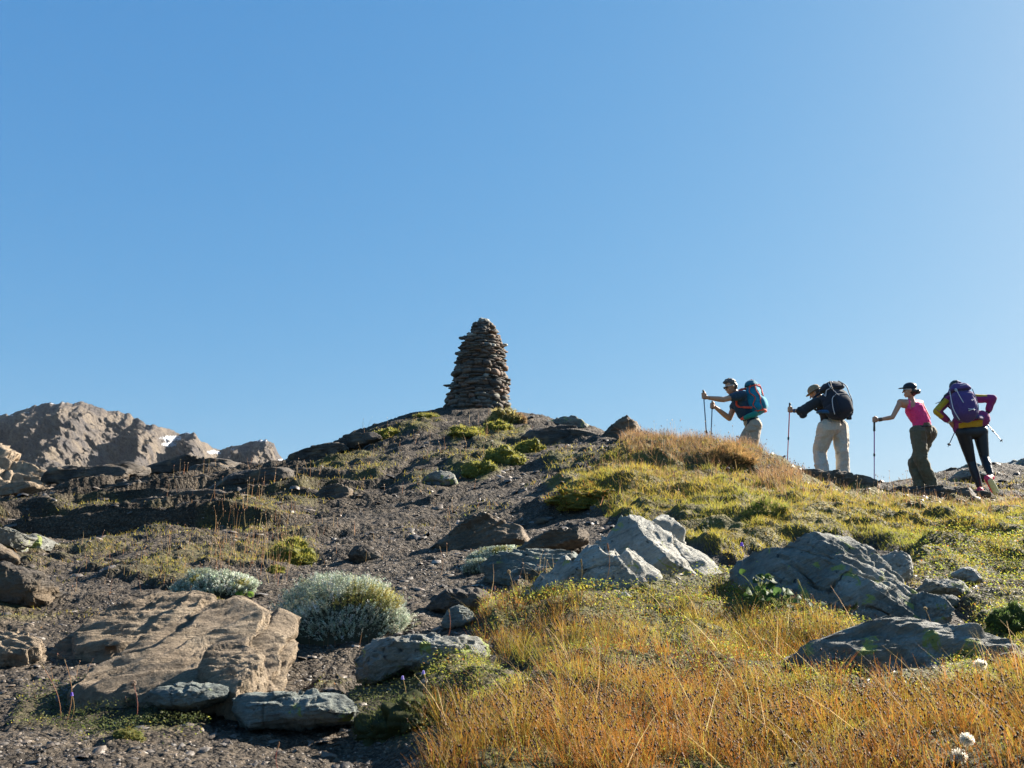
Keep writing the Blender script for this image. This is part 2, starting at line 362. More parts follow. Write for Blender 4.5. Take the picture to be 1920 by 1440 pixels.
ly = np.arange(NY); lx = np.arange(NS)
def Z(x, y):
    x = np.atleast_1d(np.asarray(x, float)); y = np.atleast_1d(np.asarray(y, float))
    fi = np.clip(np.interp(y + 1, yd_, ly), 0, NY - 1.001); fj = np.clip(np.interp(x / (y + 1), sd_, lx), 0, NS - 1.001)
    i = fi.astype(int); j = fj.astype(int); u = fi - i; v = fj - j
    return (HF[i, j] * (1 - v) + HF[i, j + 1] * v) * (1 - u) + (HF[i + 1, j] * (1 - v) + HF[i + 1, j + 1] * v) * u
_Ds = np.exp(np.linspace(math.log(1.6), math.log(40), 700))
def G(px, py, dmin=1.6):
    "distance at which the ray through a photo pixel meets the ground"
    a = P(px, py, 1.0); Ds = _Ds[_Ds >= dmin]
    h = Z(a[0] * Ds, Ds) - a[2] * Ds
    k = np.argmax(h > 0)
    return float(Ds[k]) if h[k] > 0 else None

gm, nt, b = mat('ground_scree_and_turf'); L = nt.links
tc = N(nt, 'ShaderNodeTexCoord'); at = N(nt, 'ShaderNodeAttribute', attribute_name='Col')
sep = N(nt, 'ShaderNodeSeparateColor'); L.new(at.outputs['Color'], sep.inputs[0])
v1 = N(nt, 'ShaderNodeTexVoronoi', i_Scale=70.0); L.new(tc.outputs['Object'], v1.inputs['Vector'])
v2 = N(nt, 'ShaderNodeTexVoronoi', i_Scale=21.0); L.new(tc.outputs['Object'], v2.inputs['Vector'])
nz = N(nt, 'ShaderNodeTexNoise', i_Scale=3.0, i_Detail=8.0, i_Roughness=0.65); L.new(tc.outputs['Object'], nz.inputs['Vector'])
nf = N(nt, 'ShaderNodeTexNoise', i_Scale=90.0, i_Detail=5.0, i_Roughness=0.7); L.new(tc.outputs['Object'], nf.inputs['Vector'])
soil = ramp(nt, nz.outputs[0], [(0.3, (0.032, 0.024, 0.016)), (0.5, (0.063, 0.048, 0.033)), (0.7, (0.105, 0.082, 0.056))])
sc_ = N(nt, 'ShaderNodeSeparateColor'); L.new(v1.outputs['Color'], sc_.inputs[0])
chip = ramp(nt, sc_.outputs[0], [(0.0, (0.45, 0.45, 0.45)), (0.6, (1, 1, 1)), (0.95, (1.9, 1.9, 1.95))])
c = mixc(nt, 0.8, soil.outputs[0], chip.outputs[0], 'MULTIPLY')
turfc = ramp(nt, nz.outputs[0], [(0.3, (0.035, 0.026, 0.012)), (0.45, (0.065, 0.055, 0.018)), (0.58, (0.11, 0.10, 0.026)), (0.72, (0.13, 0.085, 0.03))])
gold = mixc(nt, sep.outputs[2], turfc.outputs[0], mixc(nt, 0.25, turfc.outputs[0], (.30, .23, .05)))
c = mixc(nt, sep.outputs[0], c, gold)
fr = ramp(nt, nf.outputs[0], [(0.3, (0.6, 0.6, 0.6)), (0.6, (1.1, 1.1, 1.1))])
c = mixc(nt, 0.7, c, fr.outputs[0], 'MULTIPLY')
L.new(c, b.inputs['Base Color']); b.inputs['Roughness'].default_value = 0.85; b.inputs['Specular IOR Level'].default_value = 0.3
b1 = N(nt, 'ShaderNodeBump', i_Strength=0.9, i_Distance=0.02); L.new(v1.outputs['Distance'], b1.inputs['Height']); b1.invert = True
b2 = N(nt, 'ShaderNodeBump', i_Strength=0.8, i_Distance=0.05); L.new(v2.outputs['Distance'], b2.inputs['Height']); b2.invert = True; L.new(b1.outputs[0], b2.inputs['Normal'])
b3 = N(nt, 'ShaderNodeBump', i_Strength=0.7, i_Distance=0.01); L.new(nf.outputs[0], b3.inputs['Height']); L.new(b2.outputs[0], b3.inputs['Normal'])
L.new(b3.outputs[0], b.inputs['Normal'])
I, J = np.meshgrid(np.arange(NY - 1), np.arange(NS - 1), indexing='ij')
a0 = (I * NS + J).ravel()
gf = np.stack([a0, a0 + 1, a0 + NS + 1, a0 + NS], 1)
gcol = np.stack([sstep(.25, .8, TURF), ZN['rush'], ZN['yel']], 1)
ground = obj('ground', new_mesh('ground', np.stack([gx, gy, HF.ravel()], 1), gf, True, gcol, [gm]))
tag(ground, 'stony alpine hillside of grey scree and patchy yellow turf', kind='structure')

def grid_faces(nr, nc, wrap=False):
    I, J = np.meshgrid(np.arange(nr - 1), np.arange(nc if wrap else nc - 1), indexing='ij')
    I = I.ravel(); J = J.ravel(); J2 = (J + 1) % nc
    return np.stack([I * nc + J, I * nc + J2, (I + 1) * nc + J2, (I + 1) * nc + J], 1)
# valley floor far below, out to the horizon
n_ = 60; vx = np.linspace(-2600, 2600, n_); vxx, vyy = np.meshgrid(vx, np.linspace(-1100, 3600, n_), indexing='xy')
vq = np.stack([vxx.ravel(), vyy.ravel()], 1)
tag(obj('valley_ground', new_mesh('valley_ground', np.column_stack([vq, -160 + 30 * fbm(vq / 900, 3, 3)]), grid_faces(n_, n_), True, np.zeros((n_ * n_, 3)) + [1, 0, 0], [gm])),
    'broad valley floor far below the hillside', kind='structure')

# ------------------------------------------------------------------ far mountains
sil = np.array([(-420,850),(-250,812),(-120,790),(0,781),(60,761),(90,756),(125,754),(160,756),(185,762),(200,768),(240,776),(262,786),(274,797),(290,797),(303,802),(330,811),(352,813),(364,808),(375,824),
                (395,838),(412,841),(430,838),(455,832),(480,826),(500,823),(514,834),(520,846),(530,862),(560,885),(620,905),(760,930),(1000,950)], float)
def mountain():
    nc, nr = 760, 300
    u = np.linspace(-420, 1000, nc); t = np.linspace(-0.5, 1.0, nr)
    ys = np.interp(u, sil[:, 0], sil[:, 1]); ys = ys + 2.6 * fbm(np.stack([u / 9, u * 0], 1), 4, 90)
    T, U = np.meshgrid(t, u, indexing='ij'); Ys = np.broadcast_to(ys, T.shape)
    spur = 0.9 * np.exp(-((U - (110 - 30 * T)) / 95) ** 2) + .9 * np.exp(-((U - (292 - 55 * T)) / 30) ** 2) + .8 * np.exp(-((U - (372 - 20 * T)) / 24) ** 2) + .8 * np.exp(-((U - (500 - 10 * T)) / 34) ** 2)
    D = 1500 - 420 * np.clip(T, 0, 1) * (0.55 + 0.75 * spur) - 60 * spur + 420 * np.clip(-T, 0, 1)
    PY = Ys + np.clip(T, 0, 1) * (1010 - Ys) * 1.0 + np.clip(-T, 0, 1) * 200
    W = P(U.ravel(), PY.ravel(), D.ravel()).T
    q = W / 46.0
    g = ridged(np.stack([q[:, 0] * 1.3 + q[:, 2] * .35, q[:, 2] * 0.4 + q[:, 1] * .3], 1), 5, 60, .6)
    g2 = fbm(q * np.array([2.2, 1, 1.2]), 5, 62, .72)
    w = np.clip(np.abs(T.ravel()) * 6, 0.05, 1)
    W[:, 1] -= (12 * g + 11 * g2) * w; W[:, 2] += (4 * g + 4 * g2) * w
    px, py = proj(*W.T)
    sn = np.zeros(len(W))
    for (cx, cy, rx, ry, s) in ((322,822,26,7,1),(318,833,18,6,1),(402,848,18,6,.9),(98,757,9,1.7,.8),(118,755,8,1.6,.8),(145,756,9,1.6,.7),(18,779,14,2,.8),(50,774,8,2,.8),(222,778,5,2.4,.6),(350,812,12,3,.8),(488,826,18,3,.9),(240,815,5,3,.7),(528,862,12,3,.8),(437,842,10,4,.6)):
        sn = np.maximum(sn, s * np.exp(-(((px - cx) / rx) ** 2 + ((py - cy) / ry) ** 2)))
    sn *= (T.ravel() > -.08)
    m, nt, b = mat('mountain_rock'); L = nt.links
    tc = N(nt, 'ShaderNodeTexCoord'); mp = N(nt, 'ShaderNodeMapping'); mp.inputs['Scale'].default_value = (.02, .02, .012); mp.inputs['Rotation'].default_value = (0, .5, 0); L.new(tc.outputs['Object'], mp.inputs['Vector'])
    n1 = N(nt, 'ShaderNodeTexNoise', i_Scale=1.0, i_Detail=10.0, i_Roughness=0.7); L.new(mp.outputs[0], n1.inputs['Vector'])
    n2 = N(nt, 'ShaderNodeTexNoise', i_Scale=9.0, i_Detail=9.0, i_Roughness=0.78); L.new(mp.outputs[0], n2.inputs['Vector'])
    c = ramp(nt, n1.outputs[0], [(0.3, (0.085, 0.08, 0.082)), (0.45, (0.15, 0.132, 0.12)), (0.58, (0.24, 0.198, 0.155)), (0.72, (0.31, 0.255, 0.19))])
    f = ramp(nt, n2.outputs[0], [(0.38, (0.35, 0.35, 0.38)), (0.56, (1.05, 1.05, 1.05))])  # dark bluish shade of the crags painted into the rock colour
    c = mixc(nt, .8, c.outputs[0], f.outputs[0], 'MULTIPLY')
    at = N(nt, 'ShaderNodeAttribute', attribute_name='Col'); sp = N(nt, 'ShaderNodeSeparateColor'); L.new(at.outputs['Color'], sp.inputs[0])
    ad = N(nt, 'ShaderNodeMath', operation='MULTIPLY'); L.new(sp.outputs[0], ad.inputs[0])
    n3 = ramp(nt, n2.outputs[0], [(0.35, (0.2, 0.2, 0.2)), (0.6, (1.3, 1.3, 1.3))]); L.new(n3.outputs[0], ad.inputs[1])
    r = ramp(nt, ad.outputs[0], [(0.50, (0, 0, 0)), (0.58, (1, 1, 1))])
    c = mixc(nt, r.outputs[0], c, (0.62, 0.65, 0.7))
    L.new(c, b.inputs['Base Color']); b.inputs['Roughness'].default_value = .9; b.inputs['Specular IOR Level'].default_value = .1
    bp = N(nt, 'ShaderNodeBump', i_Strength=1.0, i_Distance=9.0); L.new(n2.outputs[0], bp.inputs['Height']); L.new(bp.outputs[0], b.inputs['Normal'])
    base = P(250, 900, 1300)
    o = obj('mountain', new_mesh('mountain', cen(W, base), grid_faces(nr, nc), True, np.stack([sn, sn, sn], 1), [m]), loc=base)
    tag(o, 'distant bare grey brown mountain range with thin snow patches', kind='structure')
mountain()
# ------------------------------------------------------------------ rocks
FOOT = []      # rock footprints, kept free of plants: centre x, y, half sizes
def rock_points(A, B, u, v, n, thick, size, seed, cuts, ncut, box, beds, bedn, rough, nth, nph, grain=None, terr=.07):
    r_ = np.random.default_rng(seed + 100)
    th = np.linspace(0, 2 * np.pi, nth, endpoint=False); Rr = np.zeros(nth)
    for k in range(len(A)):
        x0, y0 = A[k], B[k]; x1, y1 = A[(k + 1) % len(A)], B[(k + 1) % len(A)]
        dx, dy = np.cos(th), np.sin(th); ex, ey = x1 - x0, y1 - y0
        den = dx * ey - dy * ex; den = np.where(np.abs(den) < 1e-9, 1e-9, den)
        t = (x0 * ey - y0 * ex) / den; s = (x0 * dy - y0 * dx) / den
        Rr = np.where((s >= -1e-6) & (s <= 1 + 1e-6) & (t > 0), np.maximum(Rr, t), Rr)
    Rr = (np.roll(Rr, 1) + 4 * Rr + np.roll(Rr, -1)) / 6; Rr = Rr * (1 + .045 * rough * ridged(np.stack([np.cos(th) * 4, np.sin(th) * 4, th * 0 + seed], 1), 4, seed + 40))
    m1 = int(nph * .32); m2 = nph // 2 - m1; pe = math.acos(.93 ** (1 / box))
    hp_ = np.concatenate([np.arccos(np.clip(np.linspace(0, .93, m1) ** (1 / box), 0, 1)), np.linspace(pe, 0, m2 + 1)[1:]])
    ph = np.concatenate([-hp_, hp_[::-1][1:] if nph % 2 else hp_[::-1]]); nph = len(ph)
    cp = np.cos(ph) ** box; sp = np.sign(np.sin(ph)) * np.abs(np.sin(ph)) ** box
    a = (np.cos(th) * Rr)[None] * cp[:, None]; bb = (np.sin(th) * Rr)[None] * cp[:, None]; nn = (thick / 2 * sp)[:, None] * np.ones(nth)[None]
    p = (a.ravel()[:, None] * u + bb.ravel()[:, None] * v + nn.ravel()[:, None] * n)
    jn = min(0.08 * size, .3 * thick) * rough
    p = p + jn * np.stack([fbm(p / size * 1.7 + 9, 3, seed + 1), fbm(p / size * 1.7 + 31, 3, seed + 2), fbm(p / size * 1.7 + 57, 3, seed + 3)], 1) * 0.6
    cl = [(np.array(c[:3], float), c[3]) for c in cuts]
    for _ in range(ncut):
        d = n * r_.uniform(.7, 1.3) + u * r_.normal(0, .55) + v * r_.normal(.15, .5); cl.append((d, r_.uniform(0.68, 0.9)))
    def cut(p, cl):
        for d, fr in cl:
            d = d / np.linalg.norm(d); h = p @ d; mx = h.max() * fr; p = p - (np.maximum(h - mx, 0) * 0.97)[:, None] * d
        return p
    p = cut(p, cl)
    bd = np.array(bedn, float); bd /= np.linalg.norm(bd)
    hb_ = p @ bd; wob = 0.12 * size * fbm(p / size * 1.3 + 3, 3, seed + 5)
    fq = 9.0 / size
    bandv = noise(np.stack([(hb_ + wob) * fq * 1.6, p[:, 0] / size * 1.4, p[:, 1] / size * 1.4], 1), seed + 8) + 0.5 * noise(np.stack([(hb_ + wob) * fq * 4.5, p[:, 0] / size * 3, p[:, 1] / size * 3], 1), seed + 9)
    rad = p - bd * hb_[:, None]; rad /= (np.linalg.norm(rad, axis=1)[:, None] + 0.15 * size)
    p = p + rad * (np.tanh(bandv * 2.5) * .6 * 0.032 * size * beds * rough)[:, None]
    T = size * terr; hq = (p @ bd) / T + .9 * fbm(p / size * 1.2 + 7, 3, seed + 31) + .25 * noise(p / size * 6, seed + 33); fl_ = np.floor(hq); fr_ = hq - fl_
    p = p + bd * ((fl_ + sstep(.36, .64, fr_) - hq) * T * .8)[:, None]
    rd = p / (np.linalg.norm(p, axis=1)[:, None] + 1e-6)
    am = min(1.0, thick / size * 2.2)
    if grain is not None:
        al = u * grain[0] + v * grain[1]; al /= np.linalg.norm(al); ac = np.cross(n, al); qa = p @ ac / size; qb = p @ al / size
        rl = .022 * np.tanh(3 * fbm(np.stack([qa * 6 + seed, qb * 1.1], 1), 3, seed + 21)) + .016 * ridged(np.stack([qa * 15, qb * 2.2 + seed], 1), 3, seed + 22) + .006 * fbm(np.stack([qa * 50, qb * 14], 1), 2, seed + 23)
        p = p + n * (rl * size * np.sign(p @ n) * grain[2])[:, None]
    fd = 0.024 * ridged(p / size * 2.6, 3, seed + 12)
    crack = -0.055 * np.exp(-(noise(p / size * 2.2 + wob[:, None] * 3, seed + 15) / 0.03) ** 2)
    p = p + rd * ((fd + crack) * size * rough * am)[:, None]
    c2 = []
    for _ in range(12):
        d = n * r_.uniform(.35, 1.1) + u * r_.normal(0, .75) + v * r_.normal(.1, .7); c2.append((d, r_.uniform(.86, .97)))
    p = cut(p, c2)
    rd = p / (np.linalg.norm(p, axis=1)[:, None] + 1e-6)
    p = p + rd * ((.011 * ridged(p / size * 8, 3, seed + 14) + .006 * fbm(p / size * 36, 2, seed + 16)) * size * rough * am)[:, None]
    return p
def boulder(name, label, cat, poly, m, thick=0.5, lean=0.5, D=None, seed=0, cuts=(), rough=1.0, ncut=5, box=0.55, beds=1.0, bedn=(0.3, -0.1, 1.0), nth=300, nph=170, group=None, foot=0.8, sh=0.0, layers=1, off=None, grain=(1, .15, 1), terr=.07):
    poly = np.array(poly, float); bot = poly[:, 1].max(); mid_ = poly[:, 0].mean()
    if D is None:
        D = G(mid_, bot)
        if D is None: D = G(mid_, bot + 8)
        D += (0.25 * thick if off is None else off)
    W = np.array([P(px, py, D + lean * (bot - py) / F * D) for px, py in poly])
    C = (W.max(0) + W.min(0)) / 2
    u = np.array([1.0, 0, 0]); v = np.array([0, lean, 1.0]); v /= np.linalg.norm(v); n = np.array([0, -v[2], v[1]])
    A = (W - C) @ u; B = (W - C) @ v
    C = C - n * thick / 2 * v[1] * sh
    size = math.sqrt((A.max() - A.min()) * max(B.max() - B.min(), thick * .6))
    r_ = np.random.default_rng(seed + 500); PP = []; FF = []
    if layers == 1:
        PP.append(rock_points(A, B, u, v, n, thick, size, seed, cuts, ncut, box, beds, bedn, rough, nth, nph, grain if m is M_grey or m is M_pale else None, terr) + C)
    else:
        nh, npn = int(nth * .9), int(nph * .6) // 2 * 2; k_ = np.arange(layers); tl = thick / layers
        for k in k_:
            f = (k + .5) / layers - .5; sx = 1 - .10 * r_.random() - (.10 if k == layers - 1 else 0); sy = 1 - .14 * r_.random()
            a2 = A * sx + r_.normal(0, .035) * size; b2 = B * sy + r_.normal(0, .05) * size
            q = rock_points(a2, b2, u, v, n, tl * r_.uniform(.9, 1.12), size, seed + 31 * k, cuts if k == layers - 1 else (), 2 if k == layers - 1 else 0, .22, beds * .6, bedn, rough * .8, nh, npn, grain, terr)
            PP.append(q + C + n * f * thick + u * r_.normal(0, .02) * size)
        nth, nph = nh, npn
    ff = grid_faces(nph, nth, True); FF = np.concatenate([ff + i * nph * nth for i in range(len(PP))]); p = np.concatenate(PP)
    base = np.array([C[0], C[1], float(Z(C[0], C[1])[0])])
    o = obj(name, new_mesh(name, cen(p, base), FF, True, None, [m]), None, base)
    tag(o, label, cat, group)
    if foot: FOOT.append((C[0], C[1], (A.max() - A.min()) / 2 * foot, max(thick * n[1] ** 2 / 2, (W[:, 1].max() - W[:, 1].min()) / 2 + thick * .3) * foot))
    return o
B_ = boulder
# the two big boulders and the slabs round them
B_('boulder', 'large pale boulder with a sunlit right face and shaded left face', 'boulder',
   [(1085,1062),(1130,1014),(1176,985),(1200,975),(1238,972),(1262,982),(1290,1006),(1332,1036),(1358,1050),(1362,1080),(1352,1104),(1300,1120),(1260,1140),(1150,1120)],
   M_pale, thick=0.75, lean=0.42, D=5.15, seed=3, sh=.7, grain=(.7, .5, .18), terr=.3, rough=.8, cuts=((0.62, -0.6, 0.5, 0.50), (-0.62, -0.45, 0.62, 0.82), (-.3, -.9, .3, .7)), ncut=2, bedn=(0.55, 0.1, .8))
B_('boulder', 'low split slab leaning on the front of the large pale boulder', 'boulder',
   [(985,1108),(1030,1078),(1090,1056),(1140,1044),(1205,1048),(1240,1075),(1268,1100),(1264,1128),(1220,1150),(1120,1150),(1020,1130)],
   M_pale, thick=0.45, lean=0.45, D=4.55, seed=11, sh=.5, grain=(.9, .3, .2), terr=.3, rough=.8, cuts=((0.6, -0.5, 0.6, 0.62),), ncut=2, bedn=(0.45, 0.1, .8))
B_('stone', 'small sunlit block in the rush grass at the foot of the split slab', 'stone',
   [(1146,1120),(1170,1112),(1190,1125),(1188,1165),(1160,1170),(1146,1150)], M_pale, thick=0.12, lean=.2, D=4.2, seed=12, nth=120, nph=60)
B_('boulder', 'big peaked grey boulder with lichen spots right of the pale boulder', 'boulder',
   [(1388,1036),(1402,1018),(1450,1030),(1500,1018),(1535,1008),(1560,997),(1590,1014),(1630,1038),(1668,1066),(1700,1105),(1725,1140),(1765,1165),(1760,1190),(1680,1205),(1590,1200),(1530,1150),(1450,1105),(1400,1085)],
   M_grey, thick=0.55, lean=0.9, D=3.95, seed=20, sh=.5, grain=(.8, -.5, .35), terr=.045, rough=.85, cuts=((-.55, -.6, .55, .55), (.5, -.55, .65, .55), (-.05, -1, .3, .62)), ncut=2, bedn=(0.5, 0.1, .7))
B_('rock', 'jagged block wedged at the upper right corner of the peaked grey boulder', 'rock',
   [(1648,1048),(1672,1042),(1702,1054),(1706,1080),(1696,1110),(1668,1100),(1650,1075)], M_pale, thick=0.3, lean=.4, D=5.0, seed=22, nth=140, nph=80)
B_('rock', 'rounded end block at the lower right tip of the peaked grey boulder', 'rock',
   [(1700,1128),(1720,1118),(1755,1128),(1772,1150),(1764,1182),(1730,1196),(1702,1180)], M_grey, thick=0.3, lean=.3, D=4.1, seed=23, nth=140, nph=80)
B_('rock', 'shaded low rock under the left end of the peaked grey boulder', 'rock',
   [(1360,1095),(1380,1072),(1420,1075),(1450,1100),(1440,1140),(1380,1140)], M_brown, thick=0.3, lean=.5, D=4.75, seed=24, nth=140, nph=80)
B_('rock_slab', 'long low grey slab in front of the peaked boulder', 'rock',
   [(1440,1240),(1460,1205),(1540,1190),(1600,1186),(1680,1186),(1770,1194),(1870,1212),(1975,1240),(1980,1275),(1800,1310),(1640,1308),(1490,1282)],
   M_grey, thick=0.32, lean=.85, D=2.95, seed=30, sh=.4, layers=3, cuts=(), ncut=1, bedn=(0.1, -.5, .8), beds=3)
B_('rock', 'grey stone with a flat sunlit top on the slope right of the peaked boulder', 'rock',
   [(1714,1112),(1730,1094),(1765,1090),(1800,1092),(1814,1108),(1806,1126),(1770,1132),(1726,1126)], M_grey, thick=0.3, lean=.6, seed=31, nth=140, nph=80, cuts=((.1, -.2, 1, .6),))
B_('stone', 'thin stone half buried under the flat topped grey stone', 'stone',
   [(1748,1132),(1762,1122),(1790,1124),(1802,1132),(1790,1142),(1758,1142)], M_grey, thick=0.16, lean=.4, seed=32, nth=100, nph=50)
B_('stone', 'tilted pale flake above the flat topped grey stone, near the right edge', 'stone',
   [(1780,1078),(1800,1070),(1832,1078),(1842,1092),(1818,1098),(1790,1090)], M_pale, thick=0.16, lean=.5, seed=33, nth=100, nph=50)
B_('stone', 'bright white stone in the grass left of the long low slab', 'stone',
   [(1374,1272),(1384,1258),(1408,1252),(1426,1262),(1432,1280),(1404,1292),(1382,1288)], M_pale, thick=0.14, lean=.6, seed=34, nth=120, nph=60, D=3.05)
B_('stone', 'brownish stone just below the bright white stone', 'stone',
   [(1362,1296),(1376,1286),(1400,1290),(1406,1308),(1382,1318),(1364,1310)], M_tan, thick=0.12, lean=.4, seed=35, nth=100, nph=50, D=2.9)
B_('stone', 'bluish stone in the shadow under the long low slab', 'stone',
   [(1540,1304),(1552,1286),(1586,1284),(1602,1298),(1598,1318),(1560,1322)], M_green, thick=0.14, lean=.5, seed=36, nth=120, nph=60, D=2.8)
# middle
B_('rock_slab', 'flat greenish slab running left from the large pale boulder', 'rock',
   [(882,1080),(925,1062),(985,1046),(1050,1036),(1098,1036),(1108,1058),(1060,1084),(1000,1100),(950,1112),(900,1098)], M_green, thick=0.26, lean=1.2, D=5.2, seed=40, layers=3, sh=.2, cuts=((0, -.3, 1, .5),), ncut=3, bedn=(.1, .1, 1))
B_('rock_slab', 'brown curved slab edge arching above the flat greenish slab', 'rock',
   [(950,1056),(985,1030),(1030,1013),(1080,1006),(1122,1010),(1126,1022),(1080,1034),(1030,1044),(985,1060)], M_brown, thick=0.3, lean=0.4, D=5.9, layers=2, seed=41, ncut=2, bedn=(.3, 0, 1))
B_('boulder', 'smooth brown humped rock on the scree above the silvery plant, left of the pale boulder', 'boulder',
   [(770,1052),(815,1026),(860,998),(890,982),(915,976),(940,984),(972,1000),(1018,1014),(1016,1028),(960,1042),(880,1054),(820,1058)], M_brown, thick=0.5, lean=0.6, sh=.3, layers=3, grain=(.9, .5, 1.3), seed=42, cuts=((-.3, -.8, .4, .6), (-.5, -.3, .8, .7)), ncut=2, bedn=(.45, 0, 1), D=7.1)
B_('stone', 'low grey stone with a flat lit top left of the rush clump', 'stone',
   [(798,1140),(830,1120),(870,1114),(912,1118),(928,1130),(900,1150),(850,1156),(812,1152)], M_dark, thick=0.3, lean=.8, seed=43, nth=140, nph=80, cuts=((0, -.3, 1, .5),))
B_('stone', 'small upright grey stone just in front of the low flat one', 'stone',
   [(828,1172),(838,1150),(862,1142),(882,1150),(890,1168),(866,1180),(840,1182)], M_green, thick=0.18, lean=.4, seed=44, nth=120, nph=60)
B_('rock', 'lichen spotted grey block perched on the bank in the foreground centre', 'rock',
   [(668,1268),(672,1246),(688,1222),(705,1206),(745,1204),(790,1206),(830,1210),(862,1200),(888,1194),(908,1206),(902,1230),(886,1256),(830,1262),(760,1264),(712,1284),(680,1286)],
   M_grey, thick=0.26, lean=0.35, D=3.45, seed=50, cuts=((.9, -.35, .2, .86), (0, -.3, 1, .74), (0, -1, 0, .75)), ncut=2, bedn=(.1, 0, 1), rough=1.1)
B_('rock_slab', 'bluish flat slab half in shade at the bottom, left of the lichen spotted block', 'rock',
   [(440,1336),(450,1312),(500,1306),(570,1302),(640,1308),(668,1324),(662,1346),(580,1360),(490,1366),(448,1354)], M_green, thick=0.34, lean=0.3, D=2.95, seed=51, cuts=((0, -.25, 1, .55), (0, -1, .1, .7)), ncut=2, bedn=(0, 0, 1))
B_('stone', 'pale wedge stone lying under the tip of the big tan slab', 'stone',
   [(284,1308),(306,1294),(340,1286),(400,1286),(424,1294),(426,1308),(400,1318),(345,1330),(306,1322)], M_green, thick=0.2, lean=.3, D=3.0, seed=52, cuts=((0, -.25, 1, .6),), nth=140, nph=80)
# left foreground slabs
B_('rock_slab', 'big tan slab with layered edge sloping up to a point, foreground left', 'rock',
   [(140,1290),(180,1252),(250,1218),(330,1184),(410,1150),(480,1130),(552,1120),(536,1160),(500,1206),(486,1246),(450,1296),(400,1296),(320,1290),(240,1298),(170,1304)],
   M_tan, thick=0.26, lean=2.5, D=3.1, seed=60, sh=.85, layers=4, grain=(.9, .5, .8), cuts=((.30, -.12, .95, .75),), ncut=2, bedn=(.38, -.6, .75), beds=4)
B_('rock_slab', 'lower tan slab with a silvery plant on it, at the right end of the big tan slab', 'rock',
   [(360,1262),(400,1238),(470,1228),(510,1240),(500,1280),(456,1318),(430,1306),(390,1292)], M_tan, thick=0.2, lean=1.8, D=3.0, seed=61, sh=.5, layers=3, cuts=((.1, -.4, 1, .5),), ncut=2, bedn=(-.2, .2, 1))
B_('rock_slab', 'broad flat tan slab behind the big pointed one, its left end dark and layered', 'rock',
   [(96,1226),(130,1196),(200,1164),(290,1144),(380,1138),(420,1150),(350,1186),(270,1222),(180,1246),(104,1248)], M_tan, thick=0.22, lean=2.2, D=3.8, seed=62, sh=.5, layers=4, grain=(.9, .4, 1.1), ncut=2, bedn=(.3, -.6, .75), beds=4)
B_('rock_slab', 'rounded tan ledge cut off by the left edge of the picture', 'rock',
   [(-70,1220),(-20,1202),(40,1200),(100,1218),(90,1236),(40,1252),(-20,1262),(-70,1262)], M_tan, thick=0.24, lean=1.4, D=3.7, sh=.4, layers=3, seed=63, cuts=((.1, -.35, 1, .5),), ncut=2, bedn=(.3, .2, 1))
B_('rock', 'dark block on the slope at the left edge above the tan ledge', 'rock',
   [(-60,1100),(0,1084),(50,1086),(98,1100),(90,1130),(40,1146),(-60,1150)], M_dark, thick=0.6, lean=.5, seed=64, ncut=4)
B_('rock_slab', 'grey wedge slab lying on rubble at the left edge, highest of the loose rocks there', 'rock',
   [(-60,1012),(0,1004),(60,1002),(88,1008),(70,1026),(20,1036),(-60,1040)], M_grey, thick=0.9, lean=.2, layers=2, seed=65, ncut=3)
B_('rock', 'rubble block below the grey wedge slab at the left edge', 'rock',
   [(-60,1048),(0,1038),(34,1042),(44,1058),(20,1068),(-60,1072)], M_dark, thick=0.6, lean=.5, seed=66, nth=140, nph=80)
# ledges of the left skyline and slope: label, outline, lean
LEDGE = [
 ('highest of the dark rock ledges on the left skyline, long and grass topped', [(250,884),(330,874),(420,872),(510,878),(520,892),(400,898),(270,900)], 20.0, 1.6),
 ('dark ledge with a blunt snout, left of the grass topped one', [(80,905),(110,890),(200,884),(270,884),(262,906),(160,916),(90,918)], 18.0, 1.4),
 ('block ledge with an overhung dark front below the grassy skyline ledge', [(360,884),(420,876),(440,888),(430,906),(370,908)], 18.6, 1.0),
 ('flat tan ledge by the left edge just under the tan crag', [(-40,935),(20,915),(70,908),(102,912),(60,930),(0,946),(-40,950)], 15.5, 1.2),
 ('long shaded ledge crossing the left slope below the skyline, upper one', [(60,936),(150,918),(300,908),(440,905),(470,918),(330,934),(160,946),(70,950)], 15.8, 1.3),
 ('long shaded ledge crossing the left slope, lower one beside mossy turf', [(180,962),(300,940),(420,930),(500,934),(480,958),(350,972),(210,978)], 13.0, 1.1),
 ('rusty dark rock face below the left shoulder of the ridge', [(400,930),(450,905),(520,890),(570,888),(560,925),(500,955),(420,962)], 14.2, 1.2),
 ('dark rib of slate on the ridge shoulder left of the cairn, against the sky', [(530,868),(580,848),(640,836),(660,848),(620,866),(560,880)], 19.6, 1.2),
 ('thin dark slate rib just under the skyline halfway to the cairn', [(600,846),(660,822),(720,816),(730,828),(670,846),(615,858)], 19.8, 1.0),
 ('shaded outcrop in the gully on the left slope', [(260,1000),(330,976),(400,966),(450,975),(420,1000),(330,1014),(275,1016)], 10.6, .9),
 ('reddish dark rock on the scree halfway up the ridge', [(590,940),(610,920),(640,912),(672,922),(664,938),(620,950)], 12.2, .6),
]
for i, (lb, poly, D, th) in enumerate(LEDGE):
    B_('rock_ledge', lb, 'rock', poly, M_dark if i not in (3,) else M_tan, thick=th * .8, lean=0.12, D=D - .3, layers=3, seed=200 + i, ncut=4, nth=180, nph=90, bedn=(-.12, .1, 1), beds=1.6, rough=1.2, group='dark slate ledges of the left slope' if i != 3 else None)
